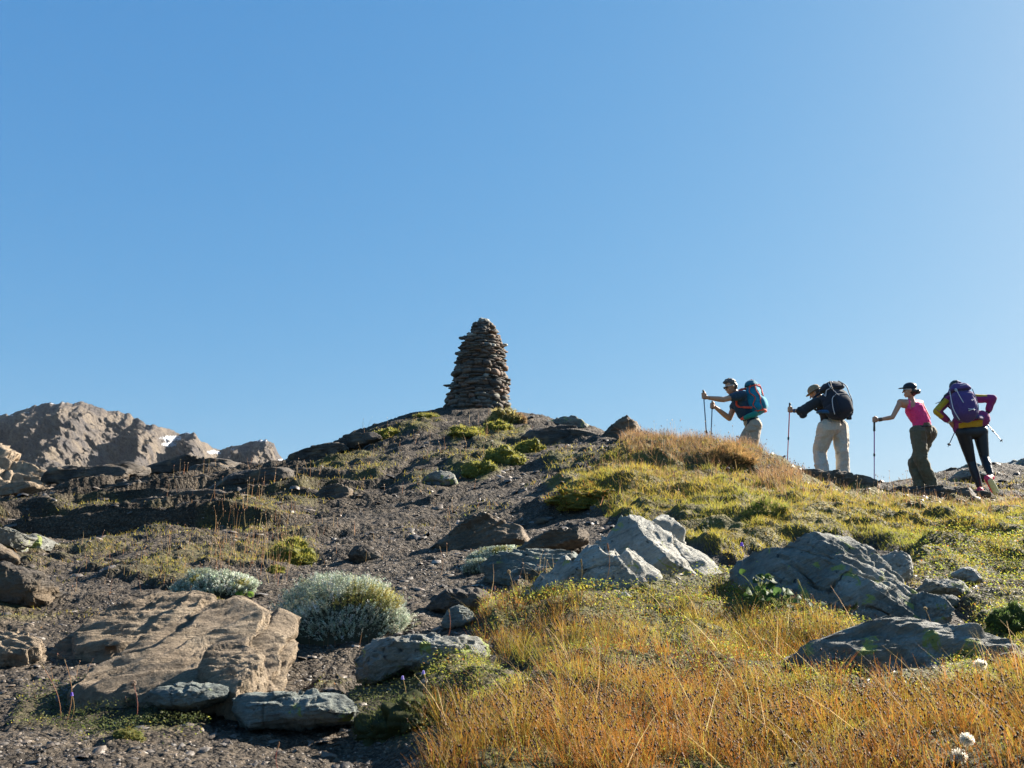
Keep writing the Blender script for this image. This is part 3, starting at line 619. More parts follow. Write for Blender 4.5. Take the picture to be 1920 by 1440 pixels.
B_('rock_outcrop', 'sunlit tan crag with dark clefts at the left edge, in front of the mountain', 'crag',
   [(-220,840),(-80,838),(-20,848),(14,856),(30,862),(40,874),(62,884),(84,900),(96,916),(60,950),(-220,980)], M_tan, thick=6, lean=.5, D=62, seed=230, ncut=5, rough=1.5, bedn=(.3, .1, 1), foot=0)
# ridge stones right of the cairn
B_('rock', 'dark pointed rock leaning on the skyline right of the cairn', 'rock',
   [(1100,846),(1128,816),(1148,794),(1172,782),(1202,797),(1194,812),(1178,838),(1140,852)], M_brown, thick=.6, lean=.0, D=16.6, seed=70, layers=3, rough=.7, bedn=(.5, -.2, .8), ncut=4, nth=160, nph=90)
B_('rock_slab', 'long dark overhanging slab below the cairn, left of the pointed dark rock', 'rock',
   [(975,820),(1000,806),(1060,800),(1120,808),(1160,822),(1150,842),(1090,848),(1030,842),(990,834)], M_dark, thick=.7, lean=.15, D=16.9, layers=3, seed=71, ncut=3, bedn=(.1, 0, 1), nth=160, nph=90)
B_('rock_slab', 'thin grey slab on the skyline between the cairn and the pointed rock', 'rock',
   [(996,800),(1030,790),(1080,786),(1118,796),(1110,808),(1060,812),(1010,810)], M_grey, thick=.7, lean=.15, D=20.0, layers=2, seed=72, ncut=3, bedn=(.1, 0, 1), nth=140, nph=80)
B_('rock_slab', 'long dark kerb-like rock hiding the feet of the hiker in the dark shirt', 'rock',
   [(1484,900),(1500,890),(1560,897),(1640,908),(1656,922),(1620,936),(1560,930),(1500,920)], M_brown, thick=.5, lean=.1, D=12.5, layers=3, seed=73, ncut=2, bedn=(-.05, 0, 1), nth=180, nph=80)
B_('rock_slab', 'low flat dark step under the boots of the two women', 'rock',
   [(1640,922),(1700,916),(1790,918),(1868,926),(1872,940),(1780,942),(1660,940)], M_dark, thick=.4, lean=.1, D=12.6, layers=2, seed=74, ncut=2, bedn=(0, 0, 1), nth=180, nph=80)
B_('stone', 'mossy rounded stone at the left end of the kerb-like rock', 'stone',
   [(1478,896),(1490,884),(1502,890),(1506,908),(1494,916),(1480,910)], M_green, thick=.3, lean=.3, D=11.4, seed=75, nth=100, nph=50)
B_('rock_ledge', 'low grey rock on the right skyline behind the woman in pink', 'rock',
   [(1750,896),(1790,882),(1815,886),(1812,900),(1770,908)], M_grey, thick=1.2, lean=.15, D=19.5, layers=3, seed=76, nth=120, nph=60)
B_('rock_ledge', 'broad grey outcrop on the right skyline, cut off by the picture edge', 'rock',
   [(1850,900),(1870,880),(1900,868),(1980,866),(1990,890),(1930,905),(1870,910)], M_grey, thick=1.6, lean=.15, D=19.5, layers=3, seed=77, nth=160, nph=80)
B_('rock_ledge', 'flat grey ledge on the right slope between the two women', 'rock',
   [(1758,912),(1790,902),(1850,902),(1862,912),(1820,920),(1770,922)], M_grey, thick=.9, lean=.7, D=16.6, seed=78, nth=120, nph=60)
B_('stone', 'flat flake perched on the skyline right of the woman in pink', 'stone',
   [(1768,884),(1780,879),(1796,880),(1800,884),(1784,888)], M_dark, thick=.3, lean=.2, D=19.2, seed=79, nth=80, nph=40)
B_('stone', 'dark stone lying on the scree under the turf hollow', 'stone', [(998,975),(1008,970),(1026,972),(1032,980),(1018,986),(1002,984)], M_dark, thick=.16, lean=.5, seed=80, nth=80, nph=40)
B_('stone', 'long grey flake on the scree slope below the moss cushions', 'stone', [(792,908),(815,898),(850,896),(858,904),(830,912)], M_grey, thick=.4, lean=.8, seed=81, nth=80, nph=40)
B_('stone', 'dark flat stone on the path above the big silvery cushion', 'stone', [(650,1046),(672,1038),(708,1042),(716,1050),(690,1056),(660,1054)], M_dark, thick=.25, lean=.9, seed=82, nth=80, nph=40)

# ------------------------------------------------------------------ cairn
def slab_stone(w, d, h, seed, nside=11):
    r_ = np.random.default_rng(seed)
    an = np.sort((np.arange(nside) + r_.uniform(-.3, .3, nside)) / nside * 2 * np.pi)
    ra = r_.uniform(.78, 1.05, nside)
    rings = []
    for zz, s in ((-.5, .72), (-.3, .96), (.05, 1.04), (.34, .95), (.5, .7)):
        rr = ra * s * (1 + r_.uniform(-.07, .07, nside))
        rings.append(np.stack([np.cos(an) * rr * w / 2, np.sin(an) * rr * d / 2, zz * h + r_.uniform(-.09, .09, nside) * h], 1))
    V = np.concatenate(rings + [[[0, 0, -.52 * h]], [[0, 0, .52 * h]]])
    q = grid_faces(5, nside, True)
    k = np.arange(nside); k2 = (k + 1) % nside
    t1 = np.stack([k2, k, np.full(nside, 5 * nside)], 1); t2 = np.stack([4 * nside + k, 4 * nside + k2, np.full(nside, 5 * nside + 1)], 1)
    return V, q, np.concatenate([t1, t2])
def cairn():
    D = 24.0; px1 = D / F / CT
    prof = np.array([(772,833,960),(755,835,957),(740,839,955),(720,846,953),(700,851,951),(680,855,948),(660,858,947),(645,866,944),(630,873,938),(618,881,931),(608,889,923),(600,897,914)], float)
    base = P(897, 775, D); r_ = np.random.default_rng(5)
    root = obj('stone_cairn', None, loc=base); tag(root, 'tall tapering cairn of stacked flat stones on the hilltop', 'cairn')
    mats = [rock_mat('cairn_brown', (.09, .07, .05), (.16, .12, .09), (.25, .19, .14), sc=2, bed=(0, 0, 0)), rock_mat('cairn_grey', (.075, .07, .065), (.13, .125, .11), (.22, .21, .18), lichen=.2, sc=2, bed=(0, 0, 0)),
            rock_mat('cairn_dark', (.045, .04, .035), (.08, .07, .06), (.13, .11, .095), sc=2, bed=(0, 0, 0)), rock_mat('cairn_rust', (.13, .085, .06), (.2, .13, .095), (.28, .19, .14), sc=2, bed=(0, 0, 0)), M_pale]
    z = -0.06; stones = []; k = 0
    top = P(905, 600, D)[2] - base[2]
    while z < top - .04:
        h = r_.choice([.045, .06, .075, .095, .12]) * r_.uniform(.85, 1.15) * (1 if z < top * .8 else .75)
        row = 0
        zz = base[2] + z + h / 2
        _, py = proj(0.0, D, zz)
        l = np.interp(-py, -prof[:, 0], prof[:, 1]); r = np.interp(-py, -prof[:, 0], prof[:, 2])
        cx = ((l + r) / 2 - 960) * px1 - base[0]; rad = (r - l) / 2 * px1
        ang = r_.uniform(0, 6.28); a = 0
        while a < 2 * math.pi:
            w = r_.uniform(.16, .46) * (1 if rad > .4 else .7); w = min(w, rad * 1.5 + .05)
            dp = r_.uniform(.2, .32); hh = h * r_.uniform(.6, 1.3)
            da = max(w * .93 / max(rad, .08), .25)
            am = a + da / 2 + ang
            ro = rad - dp / 2 + r_.normal(.008, .04)
            ro = max(ro, 0.0)
            V, q, t = slab_stone(w * 1.06, dp, hh, 1000 + k)
            tl = r_.normal(0, .07, 2)
            Rm = np.array(Matrix.Rotation(am - math.pi / 2 + r_.normal(0, .15), 3, 'Z') @ Matrix.Rotation(tl[0], 3, 'X') @ Matrix.Rotation(tl[1], 3, 'Y'))
            c = np.array([cx + math.cos(am) * ro, math.sin(am) * ro, z + h / 2 + r_.normal(0, .012)])
            front = -math.sin(am); vis = (front + .35) * w * hh
            mi = r_.choice(5, p=[.42, .22, .25, .10, .01]) if z < top * .93 else r_.choice([1, 4])
            stones.append((vis if front > -.2 else -1, (V @ Rm.T), c, q, t, mi)); k += 1
            a += da
        z += h * .86
    # sticking-out flat stone low on the left and the top stones
    for (px, py, w, h, mi) in ((842, 723, .34, .05, 0), (868, 634, .22, .07, 1), (946, 647, .2, .06, 4), (906, 603, .16, .09, 4), (912, 608, .2, .08, 4), (899, 612, .22, .06, 1)):
        V, q, t = slab_stone(w, .24, h, 3000 + px); c = P(px, py, D - .05) - base
        stones.append((9, V, c, q, t, mi))
    order = sorted(range(len(stones)), key=lambda i: -stones[i][0])
    for i in order[:100]:
        vis, V, c, q, t, mi = stones[i]
        obj('stone', new_mesh('stone', V, [q, t], False, None, [mats[mi]]), root, c)
    VV = []; QQ = []; TT = []; mq = []; mt = []; o_ = 0
    for i in order[100:]:
        vis, V, c, q, t, mi = stones[i]
        VV.append(V + c); QQ.append(q + o_); TT.append(t + o_); mq += [mi] * len(q); mt += [mi] * len(t); o_ += len(V)
    # rubble core that fills the middle
    zc = np.linspace(-.1, top - .12, 14); th = np.linspace(0, 2 * np.pi, 24, endpoint=False); core = []
    for zz in zc:
        _, py = proj(0.0, D, base[2] + zz); l = np.interp(-py, -prof[:, 0], prof[:, 1]); r = np.interp(-py, -prof[:, 0], prof[:, 2])
        cx = ((l + r) / 2 - 960) * px1 - base[0]; rad = max((r - l) / 2 * px1 - .1, .02)
        core.append(np.stack([cx + np.cos(th) * rad, np.sin(th) * rad, np.full(24, zz)], 1))
    core = np.concatenate(core); cf = grid_faces(14, 24, True); VV.append(core); QQ.append(cf + o_); mq += [2] * len(cf)
    f = obj('packed_stones', new_mesh('packed_stones', np.concatenate(VV), [np.concatenate(QQ), np.concatenate(TT)], False, None, mats, mq + mt), root)
    f['kind'] = 'stuff'
    FOOT.append((base[0], base[1], .9, .9))
cairn()

# ------------------------------------------------------------------ loose slate chips
def foot_free(x, y, grow=1.0):
    ok = np.ones(len(x), bool)
    for (cx, cy, rx, ry) in FOOT: ok &= ((x - cx) / (rx * grow + 1e-6)) ** 2 + ((y - cy) / (ry * grow + 1e-6)) ** 2 > 1
    return ok
def sample(n, d0, d1, p0=-250, p1=2380, pw=1.0):
    u = rng.random(n); D = d0 * (d1 / d0) ** (u ** pw)
    px = rng.uniform(p0, p1, n); x = (px - 960) / F * D / CT
    z = Z(x, D); return x, D, z
def chips(name, label, n, d0, d1, smin, smax, cat, flat=(.2, .45), thr=None, mats=None, zf=None):
    x, y, z = sample(n, d0, d1)
    Zs = zones(x, y, z); t = turf_of(Zs)
    keep = rng.random(n) > t * 1.0
    if zf is not None: keep &= zf(x, y)
    keep &= foot_free(x, y, .9)
    x, y, z = x[keep], y[keep], z[keep]; n = len(x)
    size = (smin + (smax - smin) * rng.random(n) ** 3.5) * np.clip(y / 4, .8, 2.0 if cat == 'gravel' else 3.2)
    T = []
    for s in range(8):
        r_ = np.random.default_rng(s + 77); ns = 6; an = np.sort(r_.uniform(0, 6.28, ns) * .3 + np.arange(ns) / ns * 6.28); ra = r_.uniform(.6, 1.1, ns)
        lo = np.stack([np.cos(an) * ra, np.sin(an) * ra, np.full(ns, -.5)], 1); hi = np.stack([np.cos(an) * ra * .82, np.sin(an) * ra * .82, .5 + r_.uniform(-.25, .25, ns)], 1)
        T.append(np.concatenate([lo, hi]))
    T = np.array(T)[rng.integers(0, 8, n)]
    el = rng.uniform(.5, 1, n); fl = rng.uniform(*flat, n)
    T = T * np.stack([size, size * el, size * fl], 1)[:, None, :]
    yaw = rng.uniform(0, 6.28, n); tx = rng.normal(0, .3, n); ty = rng.normal(0, .3, n)
    c, s = np.cos(tx), np.sin(tx); a1 = T[:, :, 1] * c[:, None] - T[:, :, 2] * s[:, None]; a2 = T[:, :, 1] * s[:, None] + T[:, :, 2] * c[:, None]; T[:, :, 1] = a1; T[:, :, 2] = a2
    c, s = np.cos(ty), np.sin(ty); a1 = T[:, :, 0] * c[:, None] - T[:, :, 2] * s[:, None]; a2 = T[:, :, 0] * s[:, None] + T[:, :, 2] * c[:, None]; T[:, :, 0] = a1; T[:, :, 2] = a2
    c, s = np.cos(yaw), np.sin(yaw); a1 = T[:, :, 0] * c[:, None] - T[:, :, 1] * s[:, None]; a2 = T[:, :, 0] * s[:, None] + T[:, :, 1] * c[:, None]; T[:, :, 0] = a1; T[:, :, 1] = a2
    T += np.stack([x, y, z - size * .06], 1)[:, None, :]
    V = T.reshape(-1, 3); o = (np.arange(n) * 12)[:, None]
    k = np.arange(6); k2 = (k + 1) % 6
    q = (o[:, :, None] + np.stack([k, k2, 6 + k2, 6 + k], 1)[None]).reshape(-1, 4)
    top = o + np.arange(6, 12)[None]
    g = rng.uniform(.028, .10, n) * (1 + (rng.random(n) > .9) * 1.3); w = rng.uniform(.8, 2.2, n)  # a few chips made brighter, glints of light put into their colour
    cc = np.stack([g * (1 + .22 * w), g * (1 + .06 * w), g * (1 - .08 * w)], 1)
    ob = obj(name, new_mesh(name, V, [q, top], False, np.repeat(cc, 12, 0), [M_chip]))
    tag(ob, label, cat, kind='stuff')
m, nt, b = mat('slate_chip'); a = N(nt, 'ShaderNodeAttribute', attribute_name='Col'); nt.links.new(a.outputs['Color'], b.inputs['Base Color'])
b.inputs['Roughness'].default_value = .55; b.inputs['Specular IOR Level'].default_value = .45
_t = N(nt, 'ShaderNodeTexCoord'); _n1 = N(nt, 'ShaderNodeTexNoise', i_Scale=80.0, i_Detail=4.0); nt.links.new(_t.outputs['Object'], _n1.inputs['Vector'])
_b = N(nt, 'ShaderNodeBump', i_Strength=.6, i_Distance=.006); nt.links.new(_n1.outputs[0], _b.inputs['Height']); nt.links.new(_b.outputs[0], b.inputs['Normal'])
M_chip = m
chips('gravel', 'fine dark slate gravel covering the bare slope and path', 210000, 2.2, 27, .002, .012, 'gravel', zf=lambda x, y: rng.random(len(x)) < .35 + .65 * sstep(-.4, .5, fbm(np.stack([x, y], 1) * 1.3, 3, 73)))
chips('loose_stones', 'scattered loose slate pieces lying on the scree', 15000, 2.4, 27, .008, .045, 'stones', flat=(.12,.3), zf=lambda x, y: noise(np.stack([x, y], 1) * 1.1, 71) > -.15)
# ------------------------------------------------------------------ plants
def blades(x, y, z, h, w, lean, curve, yaw, cb, ct, seg=3, lean_dir=None):
    "ribbons: returns V, faces, colours. lean = sideways travel / height"
    n = len(x); t = np.linspace(0, 1, seg + 1)
    ld = rng.uniform(0, 6.28, n) if lean_dir is None else lean_dir
    lx_, ly_ = np.cos(ld), np.sin(ld)
    wx, wy = np.cos(yaw), np.sin(yaw)
    V = np.empty((n, seg + 1, 2, 3)); C = np.empty((n, seg + 1, 2, 3))
    for k, tt in enumerate(t):
        off = lean * tt + curve * tt * tt
        cx = x + lx_ * off * h; cy = y + ly_ * off * h; cz = z + h * tt * (1 - .25 * (np.abs(curve) * tt))
        ww = w * (1 - tt * .85) * .5
        V[:, k, 0] = np.stack([cx - wx * ww, cy - wy * ww, cz], 1); V[:, k, 1] = np.stack([cx + wx * ww, cy + wy * ww, cz], 1)
        C[:, k] = (cb * (1 - tt) + ct * tt)[:, None, :]
    m_ = (seg + 1) * 2; o = (np.arange(n) * m_)[:, None]
    fs = [np.stack([2 * k, 2 * k + 1, 2 * k + 3, 2 * k + 2]) for k in range(seg)]
    Fc = (o[:, None] + np.array(fs)[None]).reshape(-1, 4)
    tip = V[:, -1].mean(1)
    return V.reshape(-1, 3), Fc, C.reshape(-1, 3), tip
def seeds(c, s, col, elong=1.5):
    "small angular seed heads (octahedra)"
    n = len(c); d = np.array([[1, 0, 0], [0, 1, 0], [-1, 0, 0], [0, -1, 0], [0, 0, elong], [0, 0, -elong]], float)
    V = c[:, None] + d[None] * s[:, None, None] * rng.uniform(.7, 1.3, (n, 6, 1))
    f = np.array([[0, 1, 4], [1, 2, 4], [2, 3, 4], [3, 0, 4], [1, 0, 5], [2, 1, 5], [3, 2, 5], [0, 3, 5]])
    return V.reshape(-1, 3), (np.arange(n)[:, None, None] * 6 + f[None]).reshape(-1, 3), np.repeat(col, 6, 0)
def leaflets(c, s, nrm, col, asp=.55):
    n = len(c); nrm = nrm / (np.linalg.norm(nrm, axis=1)[:, None] + 1e-9)
    r_ = rng.normal(size=(n, 3)); a = np.cross(nrm, r_); a /= np.linalg.norm(a, axis=1)[:, None] + 1e-9; b_ = np.cross(nrm, a)
    s = s[:, None]
    V = np.stack([c - a * s, c - b_ * s * asp + nrm * s * .15, c + a * s, c + b_ * s * asp + nrm * s * .15], 1)
    return V.reshape(-1, 3), (np.arange(n)[:, None] * 4 + np.arange(4)[None]), np.repeat(col, 4, 0)
class Heap:
    def __init__(s): s.V = []; s.F4 = []; s.F3 = []; s.C = []; s.n = 0; s.m4 = []; s.m3 = []
    def add(s, V, Fc, C, mi=0):
        Fc = np.asarray(Fc) + s.n
        (s.F4 if Fc.shape[1] == 4 else s.F3).append(Fc); (s.m4 if Fc.shape[1] == 4 else s.m3).append(np.full(len(Fc), mi))
        s.V.append(V); s.C.append(C); s.n += len(V)
    def mesh(s, name, mats, base=(0, 0, 0), smooth=False):
        f = []; mi = []
        if s.F4: f.append(np.concatenate(s.F4)); mi.append(np.concatenate(s.m4))
        if s.F3: f.append(np.concatenate(s.F3)); mi.append(np.concatenate(s.m3))
        return new_mesh(name, np.concatenate(s.V) - np.asarray(base), f, smooth, np.concatenate(s.C), mats, np.concatenate(mi))
def pal(n, cols, jit=.18, p=None, idx=None):
    cols = np.array(cols, float); i = rng.choice(len(cols), n, p=p) if idx is None else idx
    return np.clip(cols[i] * (1 + rng.normal(0, jit, (n, 1))) * (1 + rng.normal(0, .05, (n, 3))), .003, .95)
def place(n, key, d0, d1, thr=.0, grow=1.0, pw=1.0, clump=None, p0=-250, p1=2380):
    x, y, z = sample(n, d0, d1, p0, p1, pw)
    Zs = zones(x, y, z); w = Zs[key] if isinstance(key, str) else key(Zs)
    if clump is not None:
        w = w * sstep(clump[1], clump[2], fbm(np.stack([x, y], 1) * clump[0], 3, int(clump[3])))
    k = (rng.random(n) < w) & foot_free(x, y, grow)
    return x[k], y[k], z[k]
def facing(n, sp=1.0):
    "ribbon width direction: anything, mostly across the view"
    return rng.normal(0, sp, n)

STRAW = (.40, .28, .14); OCHRE = (.40, .16, .03); RUST = (.28, .08, .018); GREEN = (.15, .20, .03); YEL = (.42, .33, .045); LIME = (.25, .27, .04); DKG = (.06, .085, .02)
# tall rushes in front
hp = Heap()
x, y, z = place(220000, lambda q: np.maximum(q['rush'], q['rush2'] * .9), 1.5, 6.2, grow=.95, p0=740, clump=(5.0, -.85, .5, 50))
n = len(x); q = np.stack([x, y], 1)
# gather the blades into tufts
cellsz = .055 * np.clip(y / 2.6, .8, 1.4); hx = np.floor(x / cellsz); hy = np.floor(y / cellsz)
tr_ = np.stack([_h(hx.astype(np.int64), hy.astype(np.int64), hx.astype(np.int64) * 0 + k_, 77) for k_ in range(4)], 1)
tcx = (hx + .5 + .35 * tr_[:, 0]) * cellsz; tcy = (hy + .5 + .35 * tr_[:, 1]) * cellsz
x = tcx + (x - tcx) * .62; y = tcy + (y - tcy) * .62; z = Z(x, y); outd = np.arctan2(y - tcy, x - tcx); q = np.stack([x, y], 1)
patchy = fbm(q * 2.3, 3, 51) + .35 * tr_[:, 2]; r1 = np.clip((y - 2.7) / 1.6, 0, 1)
hgt = np.clip(.032 + .055 * rng.random(n) ** 1.5 + .016 * patchy + .016 * tr_[:, 3] + .014 * fbm(q * 7, 2, 52), .012, .12)
green = np.clip(.16 + .40 * patchy + .55 * r1 + rng.normal(0, .22, n), 0, 1)[:, None]
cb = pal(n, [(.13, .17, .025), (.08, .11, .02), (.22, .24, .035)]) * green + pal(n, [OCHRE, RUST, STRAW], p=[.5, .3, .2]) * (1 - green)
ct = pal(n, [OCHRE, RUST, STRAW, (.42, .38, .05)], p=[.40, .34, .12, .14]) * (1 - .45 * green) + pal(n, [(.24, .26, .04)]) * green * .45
V, Fc, C, tip = blades(x, y, z - .01, hgt, rng.uniform(.0012, .0024, n), rng.normal(.28, .22, n), rng.normal(.15, .15, n), facing(n), cb * .6, ct, 3, lean_dir=np.where(rng.random(n) < .55, outd, rng.normal(2.8, .9, n)))  # blade feet darkened: self-shadow inside the tufts put into the colour
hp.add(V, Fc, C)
k = (rng.random(n) < np.clip(.13 + .08 * patchy, .04, .24)) & (hgt > .042); s = rng.uniform(.0014, .0031, k.sum())
V, Fc, C = seeds(tip[k], s, pal(k.sum(), [(.045, .02, .012), (.09, .04, .02), (.16, .07, .03)])); hp.add(V, Fc, C, 1)
V, Fc, C = seeds(tip[k] - np.array([0, 0, .006]) + rng.normal(0, .003, (k.sum(), 3)), s * .8, pal(k.sum(), [(.045, .02, .012), (.10, .05, .02)])); hp.add(V, Fc, C, 1)
# long pale bent straws among them
x, y, z = place(800, lambda q: np.maximum(q['rush'], q['rush2'] * .6), 1.6, 6, grow=.95); n = len(x)
V, Fc, C, tip = blades(x, y, z, rng.uniform(.12, .2, n), rng.uniform(.0016, .0028, n), rng.normal(.5, .35, n), rng.normal(.3, .2, n), facing(n), pal(n, [STRAW, (.5, .4, .2)]), pal(n, [STRAW, (.55, .42, .24)]), 4, lean_dir=rng.normal(2.9, .8, n)); hp.add(V, Fc, C)
tag(obj('rush_grass', hp.mesh('rush_grass', [M_leaf, M_hard])), 'ochre and green rush grass with dark seed heads in the foreground', 'grass', kind='stuff')

# low leafy mats
hp = Heap()
x, y, z = place(340000, lambda q: np.maximum(np.maximum(q['mat'], q['herb'] * .8), np.maximum(q['rush2'] * .4, q['rush'] * .22)), 1.9, 9, clump=(7, -1.7, -.5, 55))
n = len(x); nb = fbm(np.stack([x, y], 1) * 4, 3, 56)
hh = rng.random(n) ** .6 * (.028 + .02 * nb) * np.clip(y / 3, .8, 1.6)
Zs = zones(x, y, z); hb_ = (Zs['herb'] > .5)[:, None]
col = np.where(hb_, pal(n, [(.07, .09, .025), (.12, .13, .04), (.05, .06, .02)]), pal(n, [(.30, .31, .045), (.18, .22, .035), (.36, .29, .04), (.36, .15, .03), (.08, .11, .022)], p=[.34, .28, .2, .05, .13]))
V, Fc, C = leaflets(np.stack([x, y, z + hh], 1), rng.uniform(.0022, .0048, n) * np.clip(y / 3, .8, 2), rng.normal(0, .6, (n, 3)) + [0.25, 0, 1], col); hp.add(V, Fc, C)
tag(obj('leafy_ground_cover', hp.mesh('leafy_ground_cover', [M_leaf])), 'bright yellow green creeping leaf mats with orange specks', 'ground cover', kind='stuff')

# short yellow alpine grass over the right slope
hp = Heap()
x, y, z = place(540000, lambda q: np.maximum(q['yel'], np.maximum(q['mat'] * .55, np.maximum(q['rush2'] * .25, q['rush'] * .05))), 2.2, 20, grow=1.0, p0=880, clump=(3.2, -.95, .15, 60))
n = len(x); q = np.stack([x, y], 1); a = fbm(q * 1.3, 3, 61); b2 = fbm(q * 4.5, 2, 62)
cl = np.clip(.58 + .6 * a + rng.normal(0, .2, n), 0, 1)[:, None]
dk = np.clip(.45 - 1.3 * b2, 0, 1)[:, None] * (rng.random((n, 1)) < .8)
cb = pal(n, [LIME, (.22, .25, .04), GREEN]) * (1 - cl) + pal(n, [YEL, (.46, .31, .07), (.30, .27, .05)]) * cl
cb = cb * (1 - dk * .75) + pal(n, [(.08, .075, .022), (.12, .06, .025), (.07, .09, .02)]) * dk * .75
ct = cb * .6 + .4 * pal(n, [YEL, STRAW, LIME, OCHRE], p=[.42, .22, .22, .14])
h = rng.uniform(.014, .05, n) * np.clip(1 + .75 * b2, .35, 2.0) * np.clip(y / 8, .6, 1.25)
V, Fc, C, tip = blades(x, y, z - .005, h, rng.uniform(.004, .008, n) * np.clip(y / 8, .38, 1.5), rng.normal(.5, .4, n), rng.normal(.2, .2, n), facing(n, 1.2), cb * .85, ct, 2); hp.add(V, Fc, C)
tag(obj('yellow_alpine_grass', hp.mesh('yellow_alpine_grass', [M_leaf])), 'short yellow green alpine grass and moss on the right slope', 'grass', kind='stuff')

# reddish brown bent grass along the skyline
hp = Heap()
x, y, z = place(150000, lambda q: np.maximum(q['red'], q['yel'] * .07), 8.5, 19, p0=1100, clump=(2.5, -1.2, 0, 65))
n = len(x)
V, Fc, C, tip = blades(x, y, z, rng.uniform(.07, .17, n), rng.uniform(.003, .006, n), rng.normal(.15, .35, n), rng.normal(.1, .25, n), facing(n), pal(n, [(.20, .17, .05), (.18, .10, .045), (.28, .16, .07)]), pal(n, [(.38, .22, .11), (.25, .12, .06), STRAW, (.13, .07, .04)]), 3); hp.add(V, Fc, C)
k = rng.random(n) < .06; V, Fc, C = seeds(tip[k], rng.uniform(.005, .009, k.sum()), pal(k.sum(), [(.07, .04, .03), (.14, .08, .05)])); hp.add(V, Fc, C, 1)
tag(obj('russet_grass', hp.mesh('russet_grass', [M_leaf, M_hard])), 'russet bent grass with fine heads along the right skyline', 'grass', kind='stuff')

# thin patchy growth on the scree of the left and the ridge
hp = Heap()
x, y, z = place(340000, lambda q: np.maximum(q['patch'] * .9, q['moss']), 3.6, 26, clump=(4.5, -.7, .4, 68))
n = len(x); q = np.stack([x, y], 1)
cb = pal(n, [(.27, .25, .045), (.44, .35, .065), (.12, .11, .03), (.34, .17, .05)], p=[.35, .3, .2, .15])
V, Fc, C, tip = blades(x, y, z, rng.uniform(.01, .035, n) * np.clip(y / 7, .6, 1.8), rng.uniform(.0025, .005, n) * np.clip(y / 7, .6, 2), rng.normal(.4, .4, n), rng.normal(.2, .2, n), facing(n, 1.2), cb, cb * .6 + .4 * pal(n, [YEL, STRAW, LIME]), 2); hp.add(V, Fc, C)
x, y, z = place(60000, lambda q: np.maximum(q['patch'], q['herb'] * .3) * .7 + .012, 2.6, 14, clump=(3.5, -.2, .5, 69)); n = len(x)
V, Fc, C = leaflets(np.stack([x, y, z + rng.random(n) * .02], 1), rng.uniform(.003, .007, n) * np.clip(y / 5, .6, 1.8), rng.normal(0, .6, (n, 3)) + [0.2, 0, 1], pal(n, [(.24, .27, .06), (.34, .30, .06), (.11, .13, .04), (.32, .14, .05)])); hp.add(V, Fc, C)
tag(obj('sparse_turf', hp.mesh('sparse_turf', [M_leaf])), 'sparse mossy turf in streaks across the grey scree', 'ground cover', kind='stuff')

# thin dry stalks standing above the turf
hp = Heap()
sets = [(130, 400, 560, 960, 1100, .10, .2), (60, 130, 400, 1010, 1130, .05, .12), (45, 560, 900, 900, 1060, .04, .1), (120, 1480, 1920, 900, 950, .05, .13), (70, 1180, 1480, 800, 840, .1, .22), (25, 60, 420, 1230, 1330, .03, .07), (30, 560, 760, 1100, 1230, .04, .09), (60, 650, 1000, 775, 860, .06, .14), (40, 300, 600, 870, 950, .08, .16), (40, 930, 1120, 1030, 1110, .05, .12)]
for (n, x0, x1, y0, y1, h0, h1) in sets:
    pts = []
    for _ in range(n):
        px = rng.uniform(x0, x1); py = rng.uniform(y0, y1); d = G(px, py)
        if d: w = P(px, py, d); pts.append((w[0], d, float(Z(w[0], d)[0])))
    if not pts: continue
    a = np.array(pts); n = len(a); sc = np.clip(a[:, 1] / 8, .5, 2)
    V, Fc, C, tip = blades(a[:, 0], a[:, 1], a[:, 2], rng.uniform(h0, h1, n) * sc ** .5 * 1.3, .0028 * sc, rng.normal(0, .2, n), rng.normal(0, .15, n), facing(n, .3), pal(n, [(.30, .14, .07), STRAW]), pal(n, [STRAW, (.36, .18, .10), (.5, .38, .22)]), 4); hp.add(V, Fc, C)
    V, Fc, C = seeds(tip, .0032 * sc * rng.uniform(.6, 1.4, n), pal(n, [(.3, .16, .09), (.45, .32, .18)]), 2.5); hp.add(V, Fc, C, 1)
tag(obj('dry_grass_stalks', hp.mesh('dry_grass_stalks', [M_leaf, M_hard])), 'thin dry stalks with tiny heads dotted over the turf', 'grass', kind='stuff')

# cushions: moss, silvery dwarf shrubs, tussock
def on_ground(px, py, D=None):
    D = D or G(px, py); w = P(px, py, D); return np.array([w[0], D, float(Z(w[0], D)[0])])
def dome(c, rx, ry, rz, seed, nr=30, nc=72, rot=0, lump=.42):
    v_, u_ = np.meshgrid(np.linspace(-.35, np.pi / 2, nr), np.linspace(0, 2 * np.pi, nc, endpoint=False), indexing='ij')
    d = np.stack([np.cos(v_) * np.cos(u_), np.cos(v_) * np.sin(u_), np.sin(v_)], -1).reshape(-1, 3)
    r_ = 1 + lump * fbm(d * 1.6 + seed, 3, seed) + lump * .35 * fbm(d * 5, 2, seed + 4)
    p = d * r_[:, None] * [rx, ry, rz]; ca, sa = math.cos(rot), math.sin(rot)
    p = np.stack([p[:, 0] * ca - p[:, 1] * sa, p[:, 0] * sa + p[:, 1] * ca, p[:, 2]], 1)
    return p + c, d, grid_faces(nr, nc, True)
